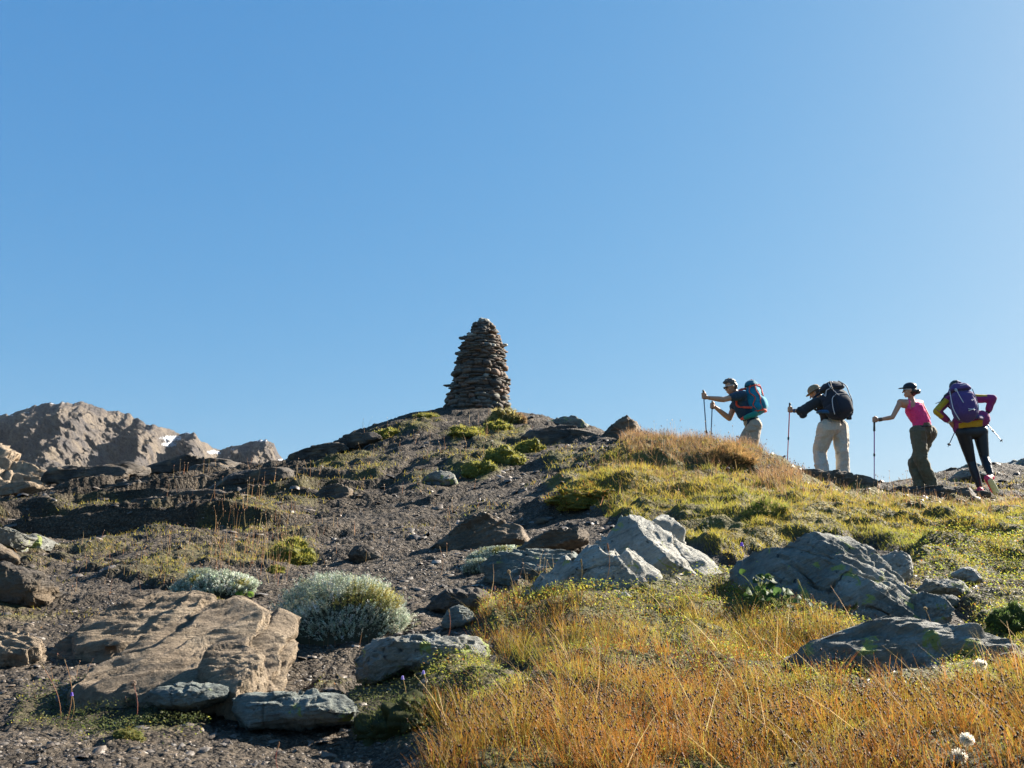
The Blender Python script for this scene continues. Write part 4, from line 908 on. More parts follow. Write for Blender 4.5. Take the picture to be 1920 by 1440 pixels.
def cushion(name, label, cat, px, py, w, h, seed, cols, bl=(.012, .03), n=5000, dp=.7, core=(.05, .06, .015), D=None, group=None, bw=.0035):
    c = on_ground(px, py, D); s = c[1] / F; rx = w / 2 * s; rz = h * s * (.78 if name != 'grass_tussock' else .8)
    hp = Heap(); r_ = np.random.default_rng(seed + 9); pl = []; dl = []; fl = []; k0 = 0
    for kk in range(6):
        a_ = kk * 1.05 + r_.uniform(0, .8); ro = 0 if kk == 0 else r_.uniform(.35, .62); sz = .68 if kk == 0 else r_.uniform(.3, .5)
        cx_ = c[0] + math.cos(a_) * ro * rx; cy_ = c[1] + math.sin(a_) * ro * rx * dp
        p_, d_, f_ = dome(np.array([cx_, cy_, float(Z(cx_, cy_)[0]) - .01]), rx * sz, rx * dp * sz * 1.1, rz * (1 if kk == 0 else r_.uniform(.5, .85)), seed + kk)
        pl.append(p_); dl.append(d_); fl.append(f_ + k0); k0 += len(p_)
    p = np.concatenate(pl); d = np.concatenate(dl); f = np.concatenate(fl); core = np.array(core) + np.array(cols).mean(0) * .35
    hp.add(p, f, np.tile(core, (len(p), 1)) * (1 + .3 * noise(p * 40, 3))[:, None])
    i = rng.choice(np.where(d[:, 2] > -.2)[0], n); b_ = p[i] + rng.normal(0, rx * .05, (n, 3)); dd = d[i] * [1, 1, 1.3] + rng.normal(0, .45, (n, 3))
    L = rng.uniform(*bl, n)[:, None] * .7; side = np.cross(dd, rng.normal(size=(n, 3))); side /= np.linalg.norm(side, axis=1)[:, None]; dd /= np.linalg.norm(dd, axis=1)[:, None]
    wv = bw * np.clip(c[1] / 8, .5, 2.5)
    b_ = b_ - dd * L * .3
    V = np.stack([b_ - side * wv / 2, b_ + side * wv / 2, b_ + dd * L + side * wv * .15, b_ + dd * L - side * wv * .15], 1).reshape(-1, 3)
    col = pal(n, cols); hp.add(V, np.arange(n)[:, None] * 4 + np.arange(4), np.repeat(col, 4, 0))
    o = obj(name, hp.mesh(name, [M_leaf], c), loc=c); tag(o, label, cat, group)
    return o
MOSS = [(.36, .35, .06), (.30, .29, .05), (.44, .38, .08), (.20, .20, .045)]
TUS = [(.40, .33, .11), (.34, .26, .09), (.24, .22, .06), (.46, .38, .17)]
cu = lambda *a, **k: cushion('moss_cushion', *a, **k)
cu('moss cushion in front of the cairn, below the tussock', 'moss', 935, 803, 62, 16, 1, MOSS, (.02, .05), 5000)
cushion('grass_tussock', 'straw coloured grass tussock at the right foot of the cairn', 'tussock', 944, 789, 74, 22, 2, TUS, (.06, .14), 6000, bw=.004)
cushion('grass_tussock', 'small russet tussock on the skyline just right of the cairn tussock', 'tussock', 975, 790, 26, 16, 42, [(.26, .16, .09), (.34, .24, .12)], (.06, .12), 2000, bw=.004)
cu('large moss cushion on the scree below the cairn, lower one', 'moss', 900, 886, 84, 22, 3, MOSS, (.015, .04), 7000)
cu('yellow moss cushion touching the upper right of the large lower one', 'moss', 950, 862, 100, 24, 4, MOSS + [(.42, .38, .1)], (.015, .04), 7000)
cu('moss cushion on the ridge beside the grey slab, right of the others', 'moss', 990, 842, 70, 20, 5, MOSS, (.015, .04), 5000)
cu('green cushion left of the cairn on the skyline', 'moss', 800, 783, 56, 10, 6, MOSS, (.02, .05), 3500)
cu('broad moss patch lying left of and below the cairn', 'moss', 728, 820, 70, 14, 7, MOSS, (.02, .05), 4500)
cu('moss mound half way between the cairn and the big moss cushions', 'moss', 880, 820, 90, 11, 8, MOSS, (.02, .05), 4500)
cu('green moss cushion with tall thin stalks on the left scree', 'moss', 552, 1050, 110, 26, 9, MOSS, (.01, .028), 9000, bw=.003)
cu('tiny moss ball on the scree below the stalky cushion', 'moss', 518, 1072, 40, 12, 10, MOSS, (.008, .02), 2500, bw=.003)
cu('dark brown shaded tussock in the turf near the right skyline hollow', 'tussock', 1372, 866, 120, 15, 11, [(.30, .17, .07), (.40, .25, .10), (.20, .15, .05)], (.10, .20), 12000, core=(.04, .03, .015))
cu('low mossy ball at the right foot of the big silvery cushion', 'moss', 712, 1180, 50, 24, 12, [(.16, .16, .04), (.22, .22, .06), (.1, .1, .03)], (.003, .008), 5000, bw=.002)
cu('turf hump with an eroded dark front above the scree', 'turf', 1105, 938, 150, 24, 13, [YEL, LIME, (.32, .28, .06), OCHRE], (.02, .05), 9000, dp=.6)
cu('round green turf hump on the right slope above the peaked boulder', 'turf', 1440, 968, 110, 28, 14, [LIME, GREEN, (.26, .27, .06), STRAW], (.03, .07), 9000)
cu('dark leafy hummock by the right edge', 'turf', 1905, 1180, 110, 46, 15, [(.08, .12, .03), (.14, .2, .05), (.05, .07, .02)], (.006, .016), 12000, bw=.004)
cu('dark mossy tuft standing for the shaded bank face under the lichen spotted block', 'moss', 780, 1345, 190, 60, 16, [(.10, .12, .035), (.07, .085, .025), (.16, .16, .05)], (.005, .012), 16000, bw=.003, D=2.9, core=(.03, .03, .014))  # dark greens and core carry the shade of the bank face
cu('low green clump on the near path, bottom left', 'moss', 240, 1378, 60, 16, 17, [(.16, .16, .04), (.26, .22, .06)], (.006, .016), 2500, bw=.002)
cu('yellow flowered tuft growing on the big tan slab', 'plant', 368, 1222, 46, 18, 18, [(.36, .36, .05), (.22, .25, .04), (.4, .3, .05)], (.005, .012), 2500, bw=.003, D=3.35)
cu('small green tuft in the crack at the left of the big tan slab', 'plant', 214, 1228, 44, 18, 19, [(.2, .22, .05), (.28, .26, .06)], (.006, .014), 2000, bw=.003, D=3.5)

def silver(label, px, py, w, h, seed, n, D=None, dp=.6, olive=.1, zoff=0):
    c = on_ground(px, py, D); c[2] += zoff; s = c[1] / F; rx = w / 2 * s; rz = h * s
    hp = Heap(); p, d, f = dome(c, rx * .82, rx * dp * .82, rz * .75, seed, lump=.12)
    hp.add(p, f, np.tile((.05, .055, .035), (len(p), 1)))
    th = rng.uniform(0, 6.28, n); sv = rng.random(n) ** .8 * 1.1 - .12; cv = np.sqrt(np.clip(1 - sv * sv, 0, 1))
    sv = np.minimum(sv, .98); cv = np.sqrt(np.clip(1 - sv * sv, 0, 1))
    d = np.stack([cv * np.cos(th), cv * np.sin(th), sv], 1); lm = 1 + .16 * fbm(d * 2.2 + seed, 3, seed) + rng.normal(0, .05, n)
    root = c + d * (lm * .72)[:, None] * [rx, rx * dp, rz]; tip = c + d * lm[:, None] * [rx, rx * dp, rz] + np.array([0, 0, .012])
    ax = tip - root; L = np.linalg.norm(ax, axis=1)[:, None]; ax = ax / L + [0, 0, .5]; ax /= np.linalg.norm(ax, axis=1)[:, None]
    L = np.clip(L, .02, .06)
    nl = 13
    ol = (fbm(d * 1.7, 2, seed + 5) > (.75 - olive * 2))
    basec = np.where(ol[:, None], pal(n, [(.28, .27, .08), (.36, .30, .08)]), pal(n, [(.42, .46, .36), (.34, .38, .28), (.52, .54, .44), (.26, .30, .2)]))
    for k in range(nl):
        t = rng.uniform(.2, 1.0, n)[:, None]; pb = tip - ax * L * (1 - t)
        o = rng.normal(size=(n, 3)); o -= ax * (o * ax).sum(1)[:, None]; o /= np.linalg.norm(o, axis=1)[:, None]
        dr = o * .8 + ax * .75; dr /= np.linalg.norm(dr, axis=1)[:, None]; sd2 = np.cross(dr, ax); sd2 /= np.linalg.norm(sd2, axis=1)[:, None]
        ll = rng.uniform(.007, .015, n)[:, None]; ww = .0016 * max(1, c[1] / 4)
        V = np.stack([pb, pb + dr * ll * .55 + sd2 * ww, pb + dr * ll, pb + dr * ll * .55 - sd2 * ww], 1).reshape(-1, 3)
        hp.add(V, np.arange(n)[:, None] * 4 + np.arange(4), np.repeat(basec * rng.uniform(.8, 1.2, (n, 1)), 4, 0))
    o = obj('silvery_dwarf_shrub', hp.mesh('silvery_dwarf_shrub', [M_silver], c), loc=c); tag(o, label, 'shrub')
silver('large silvery grey cushion shrub on the path left of centre, biggest of its kind', 646, 1186, 246, 92, 3, 4200, olive=.12, dp=.62)
silver('smaller silvery cushion up and left of the large one', 405, 1110, 150, 36, 4, 2400, olive=.02)
silver('silvery plant between the brown humped rock and the greenish slab', 940, 1042, 120, 26, 5, 1800, D=6.3, olive=.05)
silver('silvery tuft growing on the lower tan slab', 442, 1240, 84, 26, 6, 900, D=3.2, olive=.02, zoff=.0)
silver('tiny silvery tuft at the lower edge of the greenish slab', 900, 1058, 60, 22, 7, 500, D=6.0)

# dock-like plants with broad leaves under the peaked boulder
def broadleaf(label, px, py, spread, hgt, nl, size, seed, D=None, cols=((.10, .20, .04), (.16, .28, .05), (.26, .38, .07))):
    r_ = np.random.default_rng(seed); c = on_ground(px, py, D); hp = Heap()
    s = c[1] / F
    for i in range(nl):
        tip = c + np.array([r_.uniform(-.5, .5) * spread * s, r_.uniform(-.25, .12) * spread * s * .5, r_.uniform(.2, 1) * hgt * s])
        sz = size * s * r_.uniform(.6, 1.25)
        n_ = np.array([r_.normal(.2, .5), -r_.uniform(.3, 1.1), r_.uniform(.3, 1.1)]); n_ /= np.linalg.norm(n_)
        ax = np.cross(n_, r_.normal(size=3)); ax /= np.linalg.norm(ax); bx = np.cross(n_, ax)
        prof = [(-.5, .05), (-.42, .30), (-.2, .44), (.05, .42), (.3, .28), (.46, .1), (.52, .01)]
        V = []
        for (t, w) in prof:
            for q_ in (-1, 0, 1): V.append(tip + ax * t * sz + bx * q_ * w * sz + n_ * (abs(q_) * w * .35 - t * t * .3 + .05 * math.sin(t * 20) * abs(q_)) * sz)
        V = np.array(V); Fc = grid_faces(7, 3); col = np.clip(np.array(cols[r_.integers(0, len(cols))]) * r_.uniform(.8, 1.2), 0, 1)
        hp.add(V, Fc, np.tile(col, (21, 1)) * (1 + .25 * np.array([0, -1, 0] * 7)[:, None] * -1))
        # leaf stalk
        b0 = c + r_.normal(0, .01, 3) * [1, 1, 0]; a0_ = tip - ax * .5 * sz
        pts = [b0 * (1 - t) + a0_ * t + np.array([0, 0, .03 * math.sin(t * 3.14)]) for t in np.linspace(0, 1, 5)]
        V = np.array([[p_ - [.0015, 0, 0], p_ + [.0015, 0, 0]] for p_ in pts]).reshape(-1, 3); hp.add(V, np.array([[2 * k, 2 * k + 1, 2 * k + 3, 2 * k + 2] for k in range(4)]), np.tile((.18, .2, .07), (10, 1)))
    o = obj('broad_leaved_plant', hp.mesh('broad_leaved_plant', [M_leaf], c, True), loc=c); tag(o, label, 'plant')
broadleaf('leafy green plant with a bright top leaf under the left end of the peaked boulder', 1425, 1140, 60, 66, 18, 17, 1, D=4.0, cols=((.04, .08, .02), (.06, .11, .025), (.10, .16, .035)))  # these three: shade under the boulder put into darker leaf greens
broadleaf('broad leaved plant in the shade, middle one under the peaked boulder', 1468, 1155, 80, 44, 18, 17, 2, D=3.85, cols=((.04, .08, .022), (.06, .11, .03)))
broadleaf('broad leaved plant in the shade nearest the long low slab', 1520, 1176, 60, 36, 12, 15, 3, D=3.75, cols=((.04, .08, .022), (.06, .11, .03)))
broadleaf('small rosette of round leaves on the scree left of the big silvery cushion', 455, 1122, 30, 10, 5, 11, 4)

# single stalks and flowers that stand out
def stalk(name, label, px, py, tx, ty, D, head, hs, col=(.42, .32, .17), hcol=(.4, .32, .2), w=.0018, cat='flower', bend=.1):
    b0 = on_ground(px, py, D); D = b0[1]; t = P(tx, ty, D - .02); ks = np.linspace(0, 1, 8)
    pts = np.array([b0 * (1 - k) + t * k + np.array([bend * math.sin(k * 3.14) * (t[2] - b0[2]), 0, 0]) for k in ks]); hp = Heap()
    V = []
    for p_ in pts:
        for a_ in range(4): V.append(p_ + np.array([math.cos(a_ * 1.57), math.sin(a_ * 1.57), 0]) * w / 2)
    hp.add(np.array(V), grid_faces(8, 4, True), np.tile(col, (32, 1)))
    if head == 'ball':
        n = 260; d = rng.normal(size=(n, 3)); d /= np.linalg.norm(d, axis=1)[:, None]; c = t + d * hs * rng.uniform(.6, 1, (n, 1))
        V, Fc, C = leaflets(c, np.full(n, hs * .3), d + rng.normal(0, .5, (n, 3)), pal(n, [hcol])); hp.add(V, Fc, C)
    elif head == 'fluff':
        n = 900; d = rng.normal(size=(n, 3)) * [1.2, 1, .7]; d /= np.linalg.norm(d, axis=1)[:, None]; L_ = hs * rng.uniform(.5, 1.15, (n, 1)); sdv = np.cross(d, rng.normal(size=(n, 3))); sdv /= np.linalg.norm(sdv, axis=1)[:, None]
        V = np.stack([t - sdv * .0003, t + sdv * .0003, t + d * L_ + sdv * .0008, t + d * L_ - sdv * .0008], 1).reshape(-1, 3); hp.add(V, np.arange(n)[:, None] * 4 + np.arange(4), np.tile(hcol, (4 * n, 1)))
    elif head == 'spike':
        n = 300; k = rng.uniform(-1, 1, n); d = rng.normal(size=(n, 3)); d[:, 2] = 0; d /= np.linalg.norm(d, axis=1)[:, None]; ax = (pts[-1] - pts[-2]); ax /= np.linalg.norm(ax)
        c = t + ax * (k * hs * 2.2)[:, None] + d * (hs * .5 * np.sqrt(1 - k * k))[:, None]; V, Fc, C = leaflets(c, np.full(n, hs * .3), d, pal(n, [hcol])); hp.add(V, Fc, C)
    elif head == 'bell':
        nv = 10; V = []
        for (zz, rr) in ((.9, .15), (.6, .55), (0, .62), (-.7, .75), (-1, 1.0)):
            for a_ in range(nv): V.append(t + np.array([math.cos(a_ * 6.283 / nv) * rr * (1 + .15 * (a_ % 2) * (zz < -.5)), math.sin(a_ * 6.283 / nv) * rr, zz]) * hs)
        hp.add(np.array(V), grid_faces(5, nv, True), np.tile(hcol, (5 * nv, 1)))
    o = obj(name, hp.mesh(name, [M_leaf], b0), loc=b0); tag(o, label, cat)
WH = (.85, .80, .68); PU = (.22, .14, .55)
stalk('fluffy_seed_head', 'fluffy white seed head in the rushes near the bottom right corner, upper one', 1812, 1440, 1813, 1386, 1.95, 'fluff', .013, hcol=WH, cat='seed head')
stalk('fluffy_seed_head', 'fluffy white seed head at the very bottom right, lower one', 1800, 1460, 1798, 1418, 1.95, 'fluff', .015, hcol=WH, cat='seed head')
stalk('fluffy_seed_head', 'white fluffy seed head over the right end of the long low slab, left of two', 1835, 1330, 1838, 1246, 2.6, 'fluff', .016, hcol=WH, cat='seed head')
stalk('fluffy_seed_head', 'white fluffy seed head over the right end of the long low slab, right of two', 1868, 1350, 1872, 1278, 2.6, 'fluff', .011, hcol=WH, cat='seed head')
stalk('fluffy_seed_head', 'white wispy flower lying on the top edge of the long low slab', 1654, 1215, 1652, 1184, 3.5, 'fluff', .016, hcol=WH, cat='seed head')
stalk('bellflower', 'purple bellflower in the rushes near the right edge', 1840, 1340, 1841, 1290, 2.5, 'bell', .008, hcol=PU)
stalk('bellflower', 'purple bellflower in the shade under the rush clump', 1106, 1262, 1108, 1240, 3.5, 'bell', .011, hcol=PU)
stalk('bellflower', 'purple bellflower in the shade under the big tan slab', 136, 1320, 135, 1301, 3.0, 'bell', .0055, hcol=PU)
stalk('bellflower', 'pale bellflower hanging in front of the lichen spotted block, left of two', 756, 1290, 755, 1270, 3.0, 'bell', .006, hcol=(.35, .3, .6))
stalk('bellflower', 'pale bellflower hanging in front of the lichen spotted block, right of two', 795, 1286, 794, 1260, 3.0, 'bell', .006, hcol=(.35, .3, .6))
stalk('bellflower', 'purple bellflower at the upper left corner of the peaked boulder', 1390, 1040, 1391, 1020, 5.2, 'bell', .012, hcol=PU)
stalk('seed_stalk', 'tall straw stalk with a fuzzy head rising before the rush clump', 1042, 1310, 1029, 1188, 2.75, 'spike', .007, cat='grass stalk', w=.003)
stalk('seed_stalk', 'tall straw stalk with a fuzzy head in the middle of the foreground rushes', 1188, 1300, 1186, 1220, 2.8, 'spike', .007, cat='grass stalk', w=.003)
stalk('seed_stalk', 'tall reddish stalk against the split slab', 1128, 1120, 1140, 1026, 4.3, 'spike', .008, (.35, .2, .1), (.34, .2, .12), cat='grass stalk')
stalk('seed_stalk', 'leaning stalk left of the reddish one before the split slab', 1078, 1122, 1090, 1054, 4.3, 'spike', .007, (.38, .3, .14), (.36, .28, .14), cat='grass stalk')
stalk('seed_stalk', 'stalk with a round bud at the left corner of the rush clump', 958, 1110, 954, 1072, 4.4, 'ball', .009, cat='grass stalk')
stalk('seed_stalk', 'curved pink stalk arching left out of the rush clump', 950, 1150, 928, 1103, 4.3, 'spike', .005, (.45, .24, .18), (.5, .3, .24), cat='grass stalk', bend=-.25)
stalk('seed_stalk', 'tall pale stalk in front of the plants under the peaked boulder', 1516, 1190, 1498, 1092, 3.55, 'spike', .006, (.34, .34, .14), (.4, .38, .18), cat='grass stalk')
stalk('seed_stalk', 'straw stalk at the right foot of the peaked boulder', 1744, 1195, 1735, 1141, 3.7, 'ball', .007, cat='grass stalk')
stalk('seed_stalk', 'short stalk with a round grey seed head below the big tan slab', 254, 1308, 250, 1281, 2.9, 'ball', .009, (.4, .2, .15), (.32, .25, .2), cat='grass stalk')
stalk('seed_stalk', 'reddish stalk leaning left beside the big tan slab', 122, 1270, 80, 1250, 3.0, 'spike', .004, (.45, .25, .15), cat='grass stalk')
stalk('seed_stalk', 'pair partner stalk upright beside the big tan slab', 134, 1264, 122, 1240, 3.0, 'spike', .003, (.45, .28, .15), cat='grass stalk')
stalk('seed_stalk', 'curved dark red stalk at the bottom edge, left of centre', 548, 1440, 522, 1398, 2.4, 'spike', .004, (.32, .12, .1), (.4, .25, .15), cat='grass stalk', bend=-.2)
stalk('seed_stalk', 'crossed dry stalk standing over the small upright grey stone', 834, 1198, 842, 1146, 3.9, 'spike', .004, (.4, .2, .13), cat='grass stalk')
stalk('seed_stalk', 'white round seed head on the bank right of the lichen spotted block', 930, 1215, 930, 1197, 3.9, 'ball', .009, hcol=(.7, .62, .56), cat='grass stalk')
stalk('seed_stalk', 'slender stalk on the scree between the humped rock and silvery cushion', 826, 1078, 825, 1028, 5.9, 'spike', .006, (.4, .24, .14), cat='grass stalk')
# ------------------------------------------------------------------ people
_dg = {}
def cap_mesh(bm, a, b, ra, rb, flat=None, fr=1.0, seg=16):
    "tapered capsule from a to b; optional flattening along direction flat"
    a = Vector(a); b = Vector(b); ax = b - a; L_ = ax.length
    if L_ < 1e-5: ax = Vector((0, 0, 1)); L_ = 1e-5
    q = ax.to_track_quat('Z', 'Y').to_matrix(); rings = []
    for k in range(5):
        t = math.pi / 2 * (1 - k / 5) ; rings.append((-math.sin(t) * ra, math.cos(t) * ra))
    rings += [(0, ra), (L_, rb)]
    for k in range(1, 6): t = math.pi / 2 * k / 5; rings.append((L_ + math.sin(t) * rb, max(math.cos(t) * rb, 1e-4)))
    vs_ = []
    for (zz, rr) in rings:
        row = []
        for j in range(seg):
            an = 2 * math.pi * j / seg; p = q @ Vector((math.cos(an) * rr, math.sin(an) * rr, zz))
            if flat is not None:
                f = Vector(flat).normalized(); p = p - f * (p.dot(f)) * (1 - fr)
            row.append(bm.verts.new(a + p))
        vs_.append(row)
    for k in range(len(vs_) - 1):
        for j in range(seg):
            j2 = (j + 1) % seg; bm.faces.new((vs_[k][j], vs_[k][j2], vs_[k + 1][j2], vs_[k + 1][j]))
    bm.faces.new(vs_[0][::-1]); bm.faces.new(vs_[-1])
def ell_mesh(bm, c, r3, axes=None):
    "ellipsoid; axes = 3x3 columns"
    A_ = Matrix.Identity(3) if axes is None else Matrix([list(v) for v in zip(*axes)])
    n0 = len(bm.verts); res = bmesh.ops.create_icosphere(bm, subdivisions=3, radius=1.0)
    for v in res['verts']: v.co = Vector(c) + A_ @ Vector((v.co.x * r3[0], v.co.y * r3[1], v.co.z * r3[2]))
def box_mesh(bm, c, r3, axes=None):
    A_ = Matrix.Identity(3) if axes is None else Matrix([list(v) for v in zip(*axes)])
    res = bmesh.ops.create_cube(bm, size=2.0)
    for v in res['verts']: v.co = Vector(c) + A_ @ Vector((v.co.x * r3[0], v.co.y * r3[1], v.co.z * r3[2]))
def fuse(name, prims, m, vox=.008, smooth=4, parent=None, wr=0.0, wrs=14, wdir=None, base=None, colors=None, cuts=()):
    "merge primitives into one continuous surface, then relax it and add cloth folds"
    bm = bmesh.new()
    for p in prims:
        if p[0] == 'cap': cap_mesh(bm, *p[1:])
        elif p[0] == 'ell': ell_mesh(bm, *p[1:])
        elif p[0] == 'box': box_mesh(bm, *p[1:])
    me = bpy.data.meshes.new('tmp'); bm.to_mesh(me); bm.free()
    o = bpy.data.objects.new('tmp', me); COL.objects.link(o)
    r_ = o.modifiers.new('r', 'REMESH'); r_.mode = 'VOXEL'; r_.voxel_size = vox; r_.use_smooth_shade = True
    s_ = o.modifiers.new('s', 'SMOOTH'); s_.iterations = smooth; s_.factor = .5
    bpy.context.view_layer.update()
    me2 = bpy.data.meshes.new_from_object(o.evaluated_get(bpy.context.evaluated_depsgraph_get()))
    bpy.data.objects.remove(o); bpy.data.meshes.remove(me)
    n = len(me2.vertices); co = np.empty(n * 3, np.float32); me2.vertices.foreach_get('co', co); co = co.reshape(-1, 3).astype(float)
    nl = np.empty(n * 3, np.float32); me2.vertices.foreach_get('normal', nl); nl = nl.reshape(-1, 3)
    if wr:
        q = co * wrs
        if wdir is not None: q = co * np.array(wdir)
        d = ridged(q, 3, 5, .5) * .5 + fbm(q * .6, 2, 9) * .5
        co += nl * (d * wr)[:, None]
    if base is None: base = np.array(parent.location) if parent is not None else co.mean(0)
    co -= base; me2.vertices.foreach_set('co', co.astype(np.float32).ravel())
    me2.polygons.foreach_set('use_smooth', np.ones(len(me2.polygons), bool))
    me2.name = name
    ms = m if isinstance(m, (list, tuple)) else [m]
    me2.materials.clear()
    for mm in ms: me2.materials.append(mm)
    if colors is not None:
        w = co + base; nf = len(me2.polygons); cc = np.empty(nf * 3, np.float32); me2.polygons.foreach_get('center', cc); cc = cc.reshape(-1, 3) + base
        me2.polygons.foreach_set('material_index', colors(cc).astype(np.int32))
    me2.update(); oo = obj(name, me2)
    if parent is not None: oo.parent = parent
    else: oo.location = base
    return oo
def tube(pts, rad, ns=8, flat=None, fr=1.0, closed_caps=True, sub=6):
    pts = [Vector(p) for p in pts]; P_ = []
    n = len(pts)
    for i in range(n - 1):      # Catmull-Rom
        p0 = pts[max(i - 1, 0)]; p1 = pts[i]; p2 = pts[i + 1]; p3 = pts[min(i + 2, n - 1)]
        for k in range(sub):
            t = k / sub; P_.append(.5 * ((2 * p1) + (p2 - p0) * t + (2 * p0 - 5 * p1 + 4 * p2 - p3) * t * t + (3 * p1 - p0 - 3 * p2 + p3) * t ** 3))
    P_.append(pts[-1]); V = []; m_ = len(P_)
    rr = [rad] * m_ if isinstance(rad, (int, float)) else list(np.interp(np.linspace(0, 1, m_), np.linspace(0, 1, len(rad)), rad))
    side = None
    for i, p in enumerate(P_):
        d = (P_[min(i + 1, m_ - 1)] - P_[max(i - 1, 0)]).normalized()
        if side is None: side = d.orthogonal().normalized()
        side = (side - d * side.dot(d)).normalized(); up = d.cross(side)
        for j in range(ns):
            a_ = 2 * math.pi * j / ns; v = (side * math.cos(a_) + up * math.sin(a_)) * rr[i]
            if flat is not None:
                f = Vector(flat).normalized(); v = v - f * v.dot(f) * (1 - fr)
            V.append(p + v)
    Fq = [[i * ns + j, i * ns + (j + 1) % ns, (i + 1) * ns + (j + 1) % ns, (i + 1) * ns + j] for i in range(m_ - 1) for j in range(ns)]
    caps = [list(range(ns))[::-1], [(m_ - 1) * ns + j for j in range(ns)]]
    return np.array([list(v) for v in V]), np.array(Fq), np.array(caps)
def tubes(name, specs, m, parent=None, base=None, smooth=True):
    V = []; Q = []; Cc = []; o_ = 0
    for s_ in specs:
        v, q, c = tube(**s_) if isinstance(s_, dict) else tube(*s_)
        V.append(v); Q.append(q + o_); Cc.append(c + o_); o_ += len(v)
    V = np.concatenate(V)
    if base is None: base = np.array(parent.location) if parent is not None else V.mean(0)
    fs = [np.concatenate(Q)]; by = {}
    for c in Cc: by.setdefault(c.shape[1], []).append(c)
    fs += [np.concatenate(x) for x in by.values()]
    o = obj(name, new_mesh(name, V - base, fs, smooth, None, [m]))
    if parent is not None: o.parent = parent
    else: o.location = base
    return o
nrm = lambda v: np.array(v, float) / np.linalg.norm(v)
mid = lambda a, b, t=.5: np.array(a) * (1 - t) + np.array(b) * t

def head_prims(c, f, up=(0, 0, 1), s=1.0):
    f = nrm(f); up = nrm(np.array(up, float) - f * np.dot(up, f)); r = np.cross(f, up); ax = (r, f, up); c = np.array(c)
    W = lambda x, y, z: c + (r * x + f * y + up * z) * s
    pr = [('ell', W(0, -.012, .02), (.074 * s, .094 * s, .095 * s), ax), ('ell', W(0, .022, -.045), (.056 * s, .064 * s, .066 * s), ax),
          ('cap', W(0, .07, -.098), W(0, .055, -.09), .016 * s, .022 * s), ('cap', W(0, .086, .012), W(0, .107, -.026), .008 * s, .0125 * s),
          ('cap', W(-.034, .078, .026), W(.034, .078, .026), .010 * s, .010 * s), ('cap', W(-.018, .088, -.062), W(.018, .088, -.062), .0085 * s, .0085 * s),
          ('cap', W(-.016, .086, -.074), W(.016, .086, -.074), .009 * s, .009 * s),
          ('ell', W(-.078, -.008, -.008), (.010 * s, .018 * s, .031 * s), ax), ('ell', W(.078, -.008, -.008), (.010 * s, .018 * s, .031 * s), ax)]
    for sx in (-1, 1): pr.append(('ell', W(sx * .04, .062, -.03), (.022 * s, .02 * s, .022 * s), ax)); pr.append(('ell', W(sx * .032, .083, .006), (.012 * s, .007 * s, .008 * s), ax))
    return pr, W, ax
def grip_hand(wrist, pole, axis, s=1.0, curl=1):
    "palm beside the pole, four fingers closed round it, thumb crossing over"
    wrist = np.array(wrist); pole = np.array(pole); axis = nrm(axis)
    d = pole - wrist; d = nrm(d - axis * np.dot(d, axis)); sd = np.cross(axis, d) * curl
    pc = pole - d * .012 * s + sd * .026 * s
    pr = [('cap', wrist, mid(wrist, pc, .45), .024 * s, .027 * s, sd, .75)]
    for k, (L_) in enumerate((1.0, 1.08, 1.02, .85)):
        z = axis * (.033 - .022 * k) * s
        k0 = mid(wrist, pc, .5) + z * .8; k1 = pc + z + d * .006
        pr.append(('cap', k0, k1, .0125 * s, .0115 * s))
        pts = [k1]
        for a_ in (70, 150, 225): 
            an = R(a_); pts.append(pole + z + (sd * math.cos(an) + d * math.sin(an)) * .024 * s * (1 if a_ < 200 else .95 * L_))
        for a, b in zip(pts[:-1], pts[1:]): pr.append(('cap', a, b, .0095 * s * L_ ** .5, .0088 * s))
    t0 = mid(wrist, pc, .35) + axis * .02 * s; t1 = pole - d * .024 * s + axis * .046 * s - sd * .004; t2 = pole + axis * .05 * s - sd * .024 * s + d * .004
    pr += [('cap', t0, t1, .0135 * s, .011 * s), ('cap', t1, t2, .0108 * s, .0092 * s)]
    return pr
def flat_hand(wrist, fdir, palm_n, s=1.0, thumb=1):
    wrist = np.array(wrist); f = nrm(fdir); n_ = nrm(np.array(palm_n) - f * np.dot(palm_n, f)); a = np.cross(f, n_)
    pr = [('cap', wrist, wrist + f * .05 * s, .023 * s, .03 * s, n_, .55)]
    for k, L_ in enumerate((.072, .08, .074, .058)):
        b0 = wrist + f * .07 * s + a * (.027 - .018 * k) * s
        p1 = b0 + (f * L_ * .5 + n_ * .006) * s; p2 = p1 + (f * L_ * .4 + n_ * .022) * s
        pr += [('cap', wrist + f * .03 * s + a * (.02 - .013 * k) * s, b0, .012 * s, .0105 * s), ('cap', b0, p1, .0098 * s, .009 * s), ('cap', p1, p2, .0088 * s, .0078 * s)]
    t1 = wrist + (f * .045 + a * .045 * thumb + n_ * .012) * s
    pr += [('cap', wrist + f * .012 * s + a * .015 * thumb * s, t1, .014 * s, .012 * s), ('cap', t1, t1 + (f * .032 + a * .008 * thumb + n_ * .012) * s, .0115 * s, .0095 * s)]
    return pr
